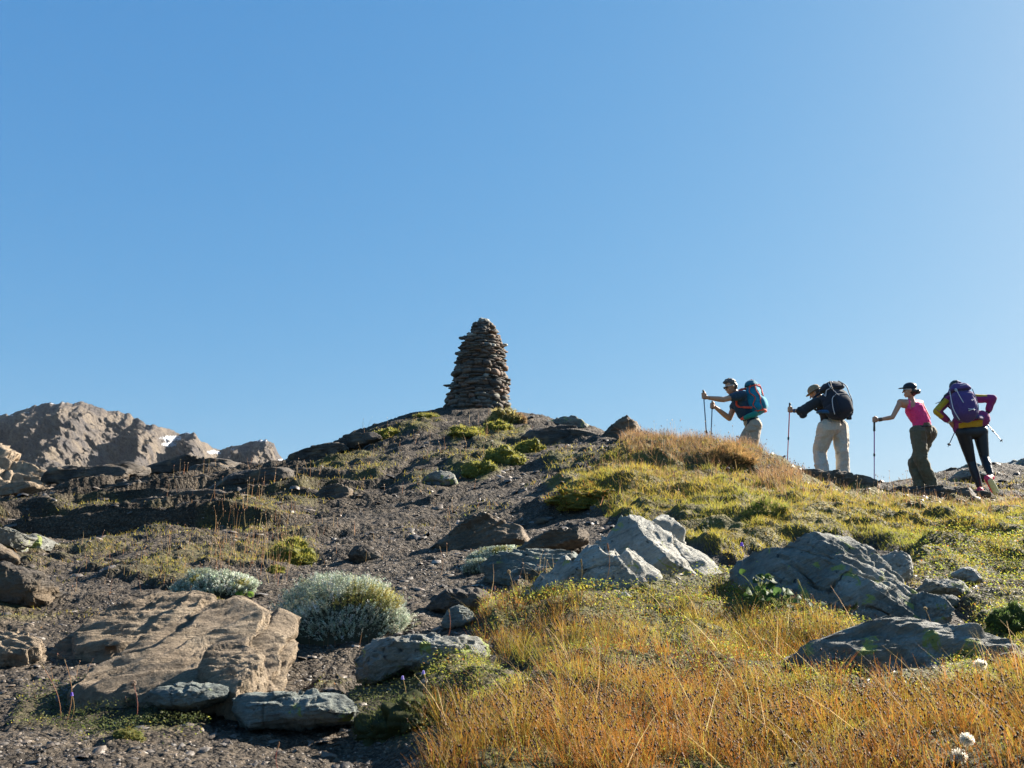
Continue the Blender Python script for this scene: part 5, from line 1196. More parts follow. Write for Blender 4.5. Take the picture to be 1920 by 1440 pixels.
def pole_obj(label, top, tip, c_top, c_low, grip=.12, r0=.009, tophook=True):
    top = np.array(top); tip = np.array(tip); base = tip; ax = nrm(tip - top); L_ = np.linalg.norm(tip - top)
    root = obj('trekking_pole', None, loc=base); tag(root, label, 'trekking pole', 'trekking poles of the hikers')
    at_ = lambda d: top + ax * d
    tubes('grip', [dict(pts=[at_(0), at_(grip * .5), at_(grip), at_(grip + .01)], rad=[.017, .0145, .018, .012], ns=10), dict(pts=[at_(-.012) - [.0, 0, 0], at_(.004)], rad=[.012, .02], ns=10)], M_rubber, root)
    tubes('upper_shaft', [dict(pts=[at_(grip), at_(L_ * .55)], rad=r0, ns=8)], c_top, root)
    tubes('lower_shaft', [dict(pts=[at_(L_ * .55), at_(L_ * .93)], rad=r0 * .82, ns=8)], c_low, root)
    tubes('clamp', [dict(pts=[at_(L_ * .53), at_(L_ * .57)], rad=r0 * 1.7, ns=8)], M_rubber, root)
    tubes('tip', [dict(pts=[at_(L_ * .92), at_(L_)], rad=[r0 * .8, r0 * .35], ns=8), dict(pts=[at_(L_ * .925), at_(L_ * .935)], rad=[.022, .026], ns=12)], M_rubber, root)
    return root
def wear(name, prims, m, parent, **k): return fuse(name, prims, m, parent=parent, **k)

M_rubber = plain('black_rubber', (.02, .02, .022), .55)
M_skin = plain('tanned_skin', (.50, .26, .15), .5, .35, .06, 30)
M_skin2 = plain('light_skin', (.52, .27, .165), .5, .35, .06, 30)
M_hair = plain('dark_hair', (.035, .025, .02), .45, .5, .4, 150)
M_hair2 = plain('brown_grey_hair', (.09, .07, .055), .5, .5, .4, 150)
M_glass = plain('sunglass_lens', (.02, .015, .02), .15, .7, .05)
M_frame = plain('sunglass_frame', (.6, .58, .55), .3, .5, .05)
def cloth(name, col, rough=.85, nz=.1): return plain(name, col, rough, .15, nz, 45, .15)
M_navy = cloth('navy_cloth', (.025, .055, .085)); M_beige = cloth('beige_trouser_cloth', (.38, .31, .23)); M_beige2 = cloth('sand_trouser_cloth', (.54, .47, .37))
M_black = cloth('black_cloth', (.035, .037, .04)); M_pink = cloth('pink_cloth', (.80, .06, .22)); M_olive = cloth('olive_cloth', (.12, .11, .07)); M_legg = plain('black_legging', (.012, .015, .022), .45, .35, .2, 60)
M_purple = cloth('purple_pack_cloth', (.085, .05, .17)); M_magenta = cloth('plum_cloth', (.23, .035, .14)); M_must = cloth('mustard_cloth', (.48, .30, .025))
M_teal = cloth('teal_pack_cloth', (.015, .22, .33)); M_teald = cloth('dark_teal_cloth', (.015, .13, .18)); M_red = cloth('orange_red_trim', (.72, .09, .05)); M_green_ = cloth('green_teal_belt', (.02, .22, .17))
M_pblack = cloth('navy_black_pack_cloth', (.022, .027, .04)); M_hat = cloth('tan_hat_cloth', (.27, .19, .11)); M_white = plain('pale_cord', (.65, .65, .68), .5, .3, .05); M_blue = cloth('blue_strap', (.03, .09, .18))
M_metal = plain('pole_metal', (.45, .45, .5), .3, .5, .05); M_redpole = plain('red_pole', (.6, .06, .06), .35, .5, .05); M_bluepole = plain('blue_black_pole', (.03, .07, .13), .35, .5, .05); M_purpole = plain('purple_pole', (.28, .06, .28), .35, .5, .05)
M_sole = plain('pale_sole', (.62, .63, .42), .7, .2, .15); M_shoe = plain('pink_red_shoe', (.65, .05, .12), .6, .3, .15); M_boot = plain('brown_boot', (.14, .09, .06), .7, .2, .2)

def backpack(label, bottom, top, outw, width, depth, m_main, m_lid, m_side, seed, lidf=.8, wf=(.78, 1.0, 1.02, .98, .9, .7), df=(.7, 1, 1.05, .95, .8, .5), tilt=0.0):
    bottom = np.array(bottom); top = np.array(top); up = nrm(top - bottom); out = nrm(np.array(outw) - up * np.dot(outw, up)); rt = np.cross(up, out); L_ = np.linalg.norm(top - bottom)
    root = obj('backpack', None, loc=bottom); tag(root, label, 'backpack')
    tk = np.linspace(0, 1, len(wf))
    def surf(t, an, off=0.0):
        w = np.interp(t, tk, wf) * width / 2; d = np.interp(t, tk, df) * depth / 2
        e = math.sqrt(max(0, 1 - (2 * abs(t - .5)) ** 8)) ; e = max(e, .0)
        c_, s_ = math.cos(an), math.sin(an); k = .62
        x = np.sign(c_) * abs(c_) ** k * w * e + c_ * off; y = np.sign(s_) * abs(s_) ** k * d * e + s_ * off
        return bottom + up * (L_ * t) + rt * x + out * y
    def loft(t0, t1, nr, off, name, m, wr=.006, a0=0, a1=2 * math.pi, sc=1.0):
        nc = 56; V = []
        ts = np.linspace(t0, t1, nr)
        for i, t in enumerate(ts):
            edge = min(1, math.sqrt(max(1 - (abs(i - (nr - 1) / 2) / ((nr - 1) / 2)) ** 6, 0)) + 0.0)
            for j in range(nc):
                an = a0 + (a1 - a0) * j / nc; p = surf(t, an, off)
                cpt = bottom + up * (L_ * t)
                V.append(cpt + (p - cpt) * (.02 + .98 * edge))
        V = np.array(V); q = V * 16 + seed; dd = ridged(q, 3, seed, .5) * wr; cc = bottom + up * (L_ * .5)
        dv = V - cc; V = V + dv / (np.linalg.norm(dv, axis=1)[:, None] + 1e-6) * dd[:, None]
        o = obj(name, new_mesh(name, V - bottom, [grid_faces(nr, nc, True), np.array([list(range(nc))[::-1]]), np.array([[(nr - 1) * nc + j for j in range(nc)]])], True, None, [m])); o.parent = root; return o
    loft(0, lidf, 40, 0, 'main_bag', m_main)
    loft(lidf - .03, 1.0, 20, .012, 'lid', m_lid)
    def pocket(t0, t1, a_c, a_w, name, m, off=.03):
        V = []; nr, nc = 16, 20
        for i in range(nr):
            for j in range(nc):
                u = i / (nr - 1); v = j / (nc - 1); b_ = (math.sin(u * math.pi) * math.sin(v * math.pi)) ** .4
                V.append(surf(t0 + (t1 - t0) * u, a_c + (v - .5) * a_w, -.01 + (off + .01) * b_))
        o = obj(name, new_mesh(name, np.array(V) - bottom, grid_faces(nr, nc), True, None, [m])); o.parent = root
    def strap(path, m, r_=.006, off=.016, name='strap'):
        tubes(name, [dict(pts=[surf(t, a_, off) for t, a_ in path], rad=r_, ns=6)], m, root)
    return root, surf, pocket, strap, (up, out, rt)

HG = 'hikers walking up the path'
def person(label, base): 
    pass

# --- hiker 1: man with the teal pack, leaning forward, both poles planted
def zz1(x, y): return 1300 + x / 6, 690 + y / 6
def zz2(x, y): return 1600 + x / 6, 690 + y / 6
def J(zf, D): return lambda x, y, dy=0.0: P(*zf(x, y), D + dy)

def torso(j, hipc, hl, hr, wst, chst, sl, sr, nk, k=1.0, female=False):
    w = .9 if female else 1.0
    fr = nrm(np.cross(np.array(sr) - sl, np.array(chst) - hipc))   # forward-ish
    return [('cap', hl, hr, .105 * k * w, .105 * k * w, fr, .92), ('cap', hipc, wst, .125 * k * w, .118 * k * w * (.9 if female else 1), fr, .82), ('cap', wst, chst, .118 * k * w * (.9 if female else 1), .145 * k * w, fr, .78),
            ('cap', mid(sl, chst, .25), mid(sr, chst, .25), .078 * k, .078 * k, fr, .9), ('cap', sl, sr, .056 * k, .056 * k), ('cap', mid(chst, nk, .3), nk, .085 * k * w, .052 * k * w)]
def leg(h, kn, an, k=1.0): return [('cap', h, kn, .090 * k, .060 * k), ('cap', kn, mid(kn, an, .35), .057 * k, .060 * k), ('cap', mid(kn, an, .35), an, .060 * k, .037 * k)]
def arm(s_, e, w, k=1.0): return [('cap', s_, e, .050 * k, .038 * k), ('cap', e, mid(e, w, .3), .038 * k, .040 * k), ('cap', mid(e, w, .3), w, .040 * k, .026 * k)]
def foot(an, d, k=1.0):
    an = np.array(an); d = nrm(d); return [('cap', an - [0, 0, .045] - d * .03, an - [0, 0, .06] + d * .15, .038 * k, .032 * k), ('cap', an, an - [0, 0, .05], .038 * k, .042 * k)]

def hiker1():
    D = 15.0; j = J(zz1, D)
    hd = j(418, 212, -.02); nk = j(475, 278, .03); sl = j(548, 300, -.15); sr = j(500, 335, .2)
    ch = j(545, 395, .02); ws = j(600, 520, .02); hp_ = j(680, 640, .02); hl = j(690, 650, -.09); hr = j(670, 650, .12)
    el = j(340, 356, -.22); wl = j(165, 335, -.18); er = j(405, 568, .2); wr = j(245, 440, .12)
    kl = j(650, 900, -.1); al = j(720, 1170, -.1); kr = j(560, 850, .1); ar = j(520, 1100, .12)
    f = (-.9, -.28, -.30); hp2, W, ax = head_prims(hd, f, (-.15, 0, 1), 1.02)
    p1t = j(112, 255, -.22); p1b = j(152, 800, -.22); p1b = p1t + (p1b - p1t) * 1.55
    p2t = j(214, 378, .1); p2b = j(198, 800, .1); p2b = p2t + (p2b - p2t) * 1.75
    a1 = nrm(p1t - p1b); a2 = nrm(p2t - p2b); g1 = p1t - a1 * .085; g2 = p2t - a2 * .07
    body = torso(j, hp_, hl, hr, ws, ch, sl, sr, nk) + [('cap', nk, mid(nk, hd, .6), .054, .052)] + hp2 + arm(sl, el, wl, 1.18) + arm(sr, er, wr, 1.18) + leg(hl, kl, al) + leg(hr, kr, ar) + foot(al, (-1, .3, 0)) + foot(ar, (-1, .3, 0)) \
        + grip_hand(wl, g1, a1, 1.18, -1) + grip_hand(wr, g2, a2, 1.18, -1)
    b0 = np.array([hp_[0], D, float(Z(hp_[0], D)[0])])
    pb = fuse('person', body, M_skin, vox=.0065, smooth=3, base=b0)
    tag(pb, 'hiker in sunglasses and navy T-shirt leaning forward on two poles, foremost of the four', 'person', HG)
    sh = torso(j, hp_ - (hp_ - ws) * .25, mid(hl, ws, .2), mid(hr, ws, .2), ws, ch, sl, sr, mid(nk, ch, .3), 1.09) + [('cap', sl, mid(sl, el, .50), .074, .072), ('cap', sr, mid(sr, er, .45), .072, .070), ('cap', ch, mid(ch, ws, .8), .16, .15, (.2, 1, 0), .8)]
    wear('t_shirt', sh, M_navy, pb, wr=.012, wrs=11)
    tr = [('cap', hl, hr, .122, .122), ('cap', mid(hp_, ws, .28), hp_, .132, .128)] + [('cap', hl, kl, .118, .098), ('cap', kl, al, .098, .086), ('cap', hr, kr, .115, .095), ('cap', kr, ar, .095, .085)]
    wear('trousers', tr, M_beige, pb, wr=.013, wrs=9)
    wear('pocket_flap', [('box', j(645, 690, -.215), (.085, .012, .026))], M_beige, pb, vox=.005, smooth=3)
    for a_ in (al, ar): wear('boot', foot(a_, (-1, .3, 0), 1.3), M_boot, pb)
    hr_ = [('ell', W(0, -.03, .045), (.081, .090, .088), ax), ('ell', W(0, -.055, .0), (.076, .062, .078), ax), ('cap', W(-.03, .055, .098), W(.03, .055, .098), .026, .026), ('cap', W(0, .04, .112), W(0, -.02, .115), .03, .03)]
    wear('hair', hr_, M_hair2, pb, vox=.006, smooth=1, wr=.010, wrs=60)
    for sx in (-1, 1): wear('sunglasses_lens', [('ell', W(sx * .034, .094, .012), (.031, .012, .021), ax)], M_glass, pb, vox=.004, smooth=1)
    tubes('sunglasses_frame', [dict(pts=[W(sx * .06, .088, .022), W(sx * .079, .05, .020), W(sx * .084, 0, .014)], rad=.006, ns=6) for sx in (-1, 1)] + [dict(pts=[W(-.055, .098, .028), W(0, .108, .026), W(.055, .098, .028)], rad=.005, ns=6)], M_frame, pb)
    tubes('wristwatch', [dict(pts=[wl + nrm(el - wl) * .02, wl + nrm(el - wl) * .05], rad=.033, ns=12)], M_rubber, pb)
    wear('tattoo', [('cap', mid(sr, er, .55) + [0, -.012, 0], mid(sr, er, .8) + [0, -.012, 0], .035, .032)], M_boot, pb, vox=.006) if False else None
    pole_obj('blue black pole in the raised hand, leftmost of the trekking poles', p1t, p1b, M_bluepole, M_redpole)
    pole_obj('shorter looking dark pole in the lower hand of the foremost hiker', p2t, p2b, M_bluepole, M_redpole)
    # pack
    bt = j(745, 535, .0); tp = j(640, 140, .0); out = (.86, -.5, .12)
    rt_, surf, pocket, strap, (up, out, rr) = backpack('teal backpack with orange red straps on the foremost hiker', bt, tp, out, .33, .25, M_teal, M_teald, M_teal, 3, .84, (.7, .98, 1.04, 1.0, .95, .75), (.75, 1.1, 1.1, 1.0, .85, .6))
    L0 = math.pi / 2
    pocket(.08, .5, L0, 1.5, 'front_pocket', M_teal, .04); 
    for a_ in (0.35, math.pi - .35): pocket(.05, .34, a_, .9, 'side_pocket', M_teal, .03)
    for a_ in (.1, .75, 2.4, 3.05): strap([(.84, a_), (.66, a_ + .15), (.48, a_ - .1), (.30, a_ + .12), (.16, a_)], M_red, .0085)
    strap([(.62, -.2), (.52, .4), (.66, 1.1)], M_red, .008); strap([(.40, 1.0), (.55, 1.6), (.72, 1.15), (.86, 1.3)], M_red, .0085); strap([(.12, -.1), (.08, .8), (.1, 1.6), (.12, 2.4), (.12, 3.2)], M_red, .017); strap([(.8, -.2), (.81, .8), (.8, 1.6), (.81, 2.4), (.8, 3.2)], M_red, .008)
    strap([(.99, .9), (1.02, 1.2), (.97, 1.6)], M_red, .006, name='haul_loop')
    fw = -out
    tubes('shoulder_strap', [dict(pts=[surf(.80, 1.5 * math.pi + .8, .0), sl + up * .085 + fw * .02, sl + fw * .11 - up * .06, ch + fw * .10 + np.array([0, -.14, -.05]), j(660, 445, -.2)], rad=.018, ns=8)], M_red, rt_)
    tubes('shoulder_strap', [dict(pts=[surf(.80, 1.5 * math.pi - .8, .0), sr + up * .085 + fw * .02, sr + fw * .11 - up * .06, ch + fw * .12 + np.array([0, .12, -.08]), surf(.3, math.pi * 1.5 - .9, 0)], rad=.018, ns=8)], M_red, rt_)
    tubes('hip_belt', [dict(pts=[surf(.12, -.1, .0), j(690, 520, -.2), j(615, 545, -.19), j(550, 575, -.08)], rad=[.045, .05, .042, .026], ns=10, flat=(0, 1, 0), fr=.35)], M_green_, rt_)
    tubes('belt_tip', [dict(pts=[j(575, 560, -.135), j(540, 578, -.06)], rad=[.034, .024], ns=8)], M_red, rt_)
hiker1()

def hiker2():
    D = 14.6; j = J(zz1, D)
    hd = j(1372, 282, .12); nk = j(1425, 335, .08); sl = j(1385, 385, -.06); sr = j(1560, 350, .28)
    ch = j(1500, 400, .06); ws = j(1550, 510, .04); hp_ = j(1570, 640, .02); hl = j(1500, 670, -.05); hr = j(1645, 670, .09)
    el = j(1225, 485, -.06); wl = j(1125, 480, 0.0); er = j(1620, 440, .5); wr = j(1520, 430, .6)
    kl = j(1420, 950, .12); al = j(1450, 1185, -.02); kr = j(1672, 950, .02); ar = j(1690, 1235, .05)
    f = (-.75, .5, -.5); hp2, W, ax = head_prims(hd, f, (-.4, .1, 1), 1.02)
    pt = j(1086, 400, 0.0); pb_ = j(1058, 1040, .0); pb_ = pt + (pb_ - pt) * 1.12; a1 = nrm(pt - pb_); g1 = pt - a1 * .1
    b0 = np.array([hp_[0], D, float(Z(hp_[0], D)[0])])
    body = torso(j, hp_, hl, hr, ws, ch, sl, sr, nk) + [('cap', nk, mid(nk, hd, .6), .054, .052)] + hp2 + arm(sl, el, wl) + arm(sr, er, wr) + leg(hl, kl, al) + leg(hr, kr, ar) + foot(al, (-.5, .8, 0)) + foot(ar, (-.5, .8, 0)) + grip_hand(wl, g1, a1, 1.05, -1) + flat_hand(wr, (-1, .4, 0), (0, 0, -1))
    pb = fuse('person', body, M_skin, vox=.0065, smooth=3, base=b0)
    tag(pb, 'hiker in a tan sun hat, black rolled sleeve shirt and pale sand trousers', 'person', HG)
    sh = torso(j, hp_ - (hp_ - ws) * .1, mid(hl, ws, .12), mid(hr, ws, .12), ws, ch, sl, sr, mid(nk, ch, .2), 1.12) + [('cap', mid(ws, ch, .6), ws, .19, .175, (.3, 1, 0), .72), ('cap', ws, mid(ws, hp_, .6), .18, .17, (.3, 1, 0), .75), ('cap', sl, el, .080, .074), ('cap', el, mid(el, wl, .2), .078, .068), ('cap', el + [0.02, 0, -.06], el + [0.0, 0, -.075], .05, .045), ('cap', sr, er, .07, .06)]
    wear('shirt', sh, M_black, pb, wr=.012, wrs=9)
    tubes('rolled_cuff', [dict(pts=[mid(el, wl, .15), mid(el, wl, .5)], rad=[.072, .066], ns=14)], M_black, pb)
    tubes('shirt_belt_strap', [dict(pts=[j(1400, 490, -.2), j(1460, 485, -.2), j(1530, 495, -.16)], rad=.016, ns=8)], M_blue, pb)
    tr = [('cap', hl, hr, .122, .122), ('cap', mid(hp_, ws, .32), hp_, .142, .135)] + [('cap', hl, kl, .128, .102), ('cap', kl, al + [0, 0, .03], .100, .098), ('cap', hr, kr, .128, .104), ('cap', kr, ar + [0, 0, .03], .100, .104)]
    wear('trousers', tr, M_beige2, pb, wr=.020, wrs=9)
    for a, b in ((kl, al), (kr, ar)): tubes('knee_zip_seam', [dict(pts=[mid(a, b, .02) + np.array([math.cos(t) * .106, math.sin(t) * .106, .008 * math.cos(t)]) for t in np.linspace(math.pi, 2 * math.pi, 7)], rad=.0055, ns=6)], M_beige, pb)
    for a_ in (al, ar): wear('boot', foot(a_, (-.5, .8, 0), 1.35), M_boot, pb)
    # soft sun hat
    wear('sun_hat', [('ell', W(0, -.01, .062), (.092, .106, .078), ax), ('ell', W(0, .01, .035), (.125, .150, .016), ax)], M_hat, pb, vox=.006, smooth=3, wr=.004, wrs=18)
    wear('hair', [('ell', W(0, -.04, .0), (.080, .07, .08), ax)], M_hair, pb, vox=.007, smooth=1)
    tubes('wrist_strap', [dict(pts=[wl + nrm(el - wl) * .0, wl + nrm(el - wl) * .03], rad=.034, ns=12)], M_blue, pb)
    pole_obj('red trekking pole held upright by the hiker in the tan hat', pt, pb_, M_redpole, M_redpole, .13)
    bt = j(1665, 590, -.17); tp = j(1535, 158, -.10)
    out = (.35, -.9, .1)
    rt_, surf, pocket, strap, (up, out, rr) = backpack('bulky black backpack with white cords on the hiker in the tan hat', bt - np.array([0, .02, 0]), tp, out, .40, .30, M_pblack, M_pblack, M_pblack, 8, .78, (.8, 1, 1.02, 1.0, .98, .8), (.8, 1.05, 1.1, 1.05, .95, .7))
    pocket(.1, .62, math.pi / 2, 1.6, 'front_pocket', M_pblack, .045)
    for a_ in (.15, math.pi - .15): pocket(.03, .4, a_, .9, 'side_pocket', M_pblack, .035)
    strap([(.9, 2.3), (.78, 2.2), (.62, 1.9), (.55, 1.75)], M_white, .006, .03, 'zip_cord'); strap([(.76, 2.35), (.74, 2.75), (.62, 3.0), (.68, 3.1)], M_white, .006, .02, 'cord'); strap([(.58, 2.0), (.5, 2.4), (.3, 2.6), (.12, 2.7)], M_white, .006, .03, 'cord'); strap([(.99, 1.9), (.95, 1.8), (.93, 1.9)], M_white, .005, .03, 'cord')
    for a_ in (1.0, 2.1): strap([(.97, a_), (.8, a_), (.6, a_), (.4, a_), (.1, a_)], M_rubber, .008, .035)
    strap([(.3, 0.0), (.18, .1), (.1, .3), (.02, .2)], M_blue, .006, .03, 'blue_cord')
    wear('hanging_bag', [('box', j(1750, 540, -.12), (.035, .03, .06))], M_pblack, rt_, vox=.006, smooth=5)
    fw = -out
    for s_ in (sl, sr): tubes('shoulder_strap', [dict(pts=[surf(.85, 1.5 * math.pi, .0), s_ + up * .09 + fw * .0, s_ + fw * .11 - up * .05, ch + fw * .15 - up * .1, surf(.2, 1.5 * math.pi, .0)], rad=.02, ns=8)], M_pblack, rt_)
    tubes('hip_belt', [dict(pts=[surf(.2, 2.9, .0), j(1440, 490, -.18), j(1395, 500, -.02)], rad=[.03, .03, .022], ns=8, flat=(0, 1, 0), fr=.4)], M_blue, rt_)
hiker2()

def hiker3():
    D = 14.0; j = J(zz2, D)
    hd = j(632, 252, .0); nk = j(648, 335, .03); sl = j(530, 385, -.06); sr = j(752, 395, .16)
    ch = j(675, 450, .03); ws = j(752, 590, .02); hp_ = j(782, 715, .02); hl = j(730, 735, -.04); hr = j(848, 735, .07)
    el = j(440, 555, -.1); wl = j(285, 583, -.08); er = j(845, 560, .2); wr = j(740, 690, .36)
    kl = j(752, 1030, -.07); al = j(885, 1300, -.05); kr = j(690, 1070, .1); ar = j(745, 1310, .06)
    f = (-.93, .30, -.05); hp2, W, ax = head_prims(hd, f, (-.1, 0, 1), .95)
    pt = j(236, 560, -.07); pb_ = j(235, 1325, -.07); a1 = nrm(pt - pb_); g1 = pt - a1 * .03 + [0, 0, .0]
    b0 = np.array([hp_[0], D, float(Z(hp_[0], D)[0])])
    body = torso(j, hp_, hl, hr, ws, ch, sl, sr, nk, .93, True) + [('cap', nk, mid(nk, hd, .6), .046, .044)] + hp2 + arm(sl, el, wl, .88) + arm(sr, er, wr, .88) + leg(hl, kl, al, .95) + leg(hr, kr, ar, .95) + foot(al, (-.7, .7, 0)) + foot(ar, (-.7, .7, 0)) + grip_hand(wl, g1, a1, .98, -1) + flat_hand(wr, (-.5, 1, -.3), (-1, -.3, 0))
    pb = fuse('person', body, M_skin2, vox=.0065, smooth=3, base=b0)
    tag(pb, 'woman in a pink tank top, black cap and olive trousers with one pole', 'person', HG)
    k = 1.02
    top_ = [('cap', mid(hp_, ws, .35), ws, .135, .132, (.3, 1, 0), .86), ('cap', ws, mid(ws, ch, .8), .132, .142, (.3, 1, 0), .84), ('cap', mid(ws, ch, .75) - [.05, 0, 0], mid(ws, ch, .75) + [.05, .02, 0], .088, .088),
            ('cap', j(625, 455, -.08), j(625, 360, -.03), .030, .014), ('cap', j(720, 455, .0), j(690, 355, .05), .030, .014)]
    wear('tank_top', top_, M_pink, pb, wr=.012, wrs=13)
    tr = [('cap', hl, hr, .112, .112), ('cap', mid(hp_, ws, .35), hp_, .13, .132)] + [('cap', hl, kl, .122, .094), ('cap', kl, al, .094, .084), ('cap', hr, kr, .115, .092), ('cap', kr, ar, .092, .082)]
    wear('trousers', tr, M_olive, pb, wr=.020, wrs=10)
    wt = mid(hp_, ws, .38)
    tubes('waistband', [dict(pts=[wt + np.array([math.cos(t) * .14, math.sin(t) * .125, math.cos(t) * .02]) for t in np.linspace(0, 2 * math.pi, 13)], rad=.014, ns=8)], M_black, pb)
    for a_ in (al, ar): wear('boot', foot(a_, (-.7, .7, 0), 1.25), M_boot, pb)
    wear('cap', [('ell', W(0, -.012, .052), (.083, .103, .078), ax), ('ell', W(0, .108, .048), (.058, .062, .009), ax)], M_legg, pb, vox=.006, smooth=2)
    wear('hair', [('ell', W(0, -.045, -.01), (.076, .065, .07), ax), ('ell', W(0.0, -.125, -.035), (.042, .038, .036), ax), ('cap', W(0, -.08, -.05), W(0, -.05, -.08), .03, .02)], M_hair, pb, vox=.006, smooth=1, wr=.006, wrs=55)
    for sx in (-1, 1): wear('sunglasses_lens', [('ell', W(sx * .032, .088, .010), (.028, .011, .02), ax)], M_glass, pb, vox=.004, smooth=1)
    tubes('sunglasses_frame', [dict(pts=[W(sx * .056, .082, .018), W(sx * .074, .045, .016), W(sx * .079, 0, .010)], rad=.005, ns=6) for sx in (-1, 1)], M_frame, pb)
    tubes('bracelet', [dict(pts=[wl + nrm(el - wl) * d, wl + nrm(el - wl) * (d + .008)], rad=.032, ns=12) for d in (.0, .018, .036)], M_rubber, pb)
    pole_obj('purple trekking pole planted by the woman in pink', pt, pb_, M_purpole, M_purpole, .2)
hiker3()

def hiker4():
    D = 13.4; j = J(zz2, D)
    hd = j(1150, 232, .18); nk = j(1190, 310, .12); sl = j(1075, 350, .0); sr = j(1360, 345, .08)
    ch = j(1225, 430, .08); ws = j(1290, 560, .05); hp_ = j(1345, 690, .03); hl = j(1238, 725, .0); hr = j(1425, 715, .05)
    el = j(945, 488, -.04); wl = j(1085, 612, .0); er = j(1565, 345, -.02); wr = j(1510, 510, .05)
    kl = j(1325, 1050, .08); al = j(1420, 1335, .02); kr = j(1475, 1010, .04); ar = j(1548, 1210, -.16)
    f = (-.25, .95, -.25); hp2, W, ax = head_prims(hd, f, (-.12, -.05, 1), .95)
    b0 = np.array([hp_[0], D, float(Z(hp_[0], D)[0])])
    ft_l = np.array([-.25, .85, 0])
    toe = j(1590, 1385, -.05); heel = j(1525, 1255, -.26)
    fl_ = [('cap', al, j(1432, 1375, .0), .036, .04), ('cap', j(1432, 1385, -.03), j(1440, 1395, .17), .036, .03)]
    fr_ = [('cap', ar, mid(ar, heel, .7), .036, .034), ('cap', heel + [0, .04, 0], toe + [0, .02, 0], .034, .034)]
    body = torso(j, hp_, hl, hr, ws, ch, sl, sr, nk, .95, True) + [('cap', nk, mid(nk, hd, .6), .046, .044)] + hp2 + arm(sl, el, wl, .9) + arm(sr, er, wr, .9) + leg(hl, kl, al, .97) + leg(hr, kr, ar, .97) + fl_ + fr_ + flat_hand(wl, (.75, .25, -.6), (.2, .8, 0)) + flat_hand(wr, (-.6, .3, -.6), (-.3, .3, 0), thumb=-1)
    pb = fuse('person', body, M_skin2, vox=.0065, smooth=3, base=b0)
    tag(pb, 'woman in a plum and mustard jacket with both hands on her hips, rearmost hiker', 'person', HG)
    sh = torso(j, hp_ - (hp_ - ws) * .2, mid(hl, ws, .22), mid(hr, ws, .22), ws, ch, sl, sr, mid(nk, ch, .15), 1.08, True) + [('cap', sl, el, .066, .058), ('cap', el, mid(el, wl, .75), .058, .045), ('cap', sr, er, .068, .060), ('cap', er, mid(er, wr, .72), .060, .047)]
    # mustard on the outer upper sleeves and elbows, plum elsewhere
    def cj(c):
        out = np.zeros(len(c), int)
        for s_, e, w_ in ((sl, el, wl),):
            a = np.array(s_); b_ = np.array(e); d = b_ - a; t = ((c - a) @ d) / (d @ d); lat = c - a - t[:, None] * d
            out[(t > .2) & (t < 1.05) & (lat[:, 2] > -.004) & (lat[:, 0] < .04) & (c[:, 0] < s_[0] + .01)] = 1
            b2 = np.array(w_); d2 = b2 - b_; t2 = ((c - b_) @ d2) / (d2 @ d2); l2 = c - b_ - t2[:, None] * d2
            out[(t2 > -.25) & (t2 < .42) & (np.linalg.norm(l2, axis=1) < .085) & (l2[:, 0] < -.002)] = 1
        a = np.array(sr); b_ = np.array(er); d = b_ - a; t = ((c - a) @ d) / (d @ d); lat = c - a - t[:, None] * d
        out[(t > .08) & (t < .7) & (np.linalg.norm(lat, axis=1) < .09) & (lat[:, 2] > .022) & (c[:, 0] > sr[0] - .02)] = 1
        u_, v_ = proj(*c.T); u_ = (u_ - 1600) * 6; v_ = (v_ - 690) * 6
        out[(u_ > 1185) & (u_ < 1455) & (v_ > 622 - (u_ - 1185) * .16) & (c[:, 1] < hp_[1] + .03)] = 1
        return out
    wear('jacket', sh + [('cap', j(1220, 600, .0), j(1435, 570, .03), .125, .125, (.1, 1, 0), .95), ('cap', j(1205, 635, .0), j(1455, 600, .03), .088, .088, (.1, 1, 0), 1.6), ('cap', j(1185, 690, .04), j(1175, 620, .04), .075, .085)], [M_magenta, M_must], pb, wr=.006, wrs=12, colors=cj)
    hemc = mid(hp_, ws, .30)
    ax_ = nrm(ws - hp_)
    lg = [('cap', hl, hr, .112, .112), ('cap', hemc, hp_, .09, .10)] + [('cap', hl, kl, .108, .064), ('cap', kl, mid(kl, al, .4), .062, .064), ('cap', mid(kl, al, .4), al, .064, .040), ('cap', hr, kr, .108, .064), ('cap', kr, mid(kr, ar, .4), .062, .066), ('cap', mid(kr, ar, .4), mid(kr, ar, .95), .066, .042)]
    wear('leggings', lg, M_legg, pb, wr=.002, wrs=14)
    s_l = [('cap', j(1422, 1372, -.04), j(1430, 1380, -.05), .044, .045), ('cap', j(1432, 1392, -.04), j(1452, 1402, .18), .046, .042)]
    wear('shoe', s_l, M_shoe, pb, wr=.002)
    hdir = nrm(toe - heel); nn_ = nrm(np.cross(hdir, (1, .2, .3))); nn_ = nn_ * (1 if nn_[1] < 0 else -1)
    s_r = [('cap', heel - nn_ * .01, toe - nn_ * .01, .045, .048, nn_, .8), ('cap', heel - nn_ * .02, mid(heel, toe, .3) - nn_ * .05, .045, .04), ('cap', ar + [0, 0, -.03], heel - nn_ * .04, .046, .04)]
    sh2 = wear('shoe', s_r, M_shoe, pb, wr=.002)
    so = [('cap', heel + nn_ * .028, toe + nn_ * .028, .044, .052, nn_, .28)]
    wear('shoe_sole', so, M_sole, sh2, base=None, vox=.006) if False else None
    o = fuse('shoe_sole', so, M_sole, vox=.006, smooth=2, parent=pb, wr=.004, wrs=40)
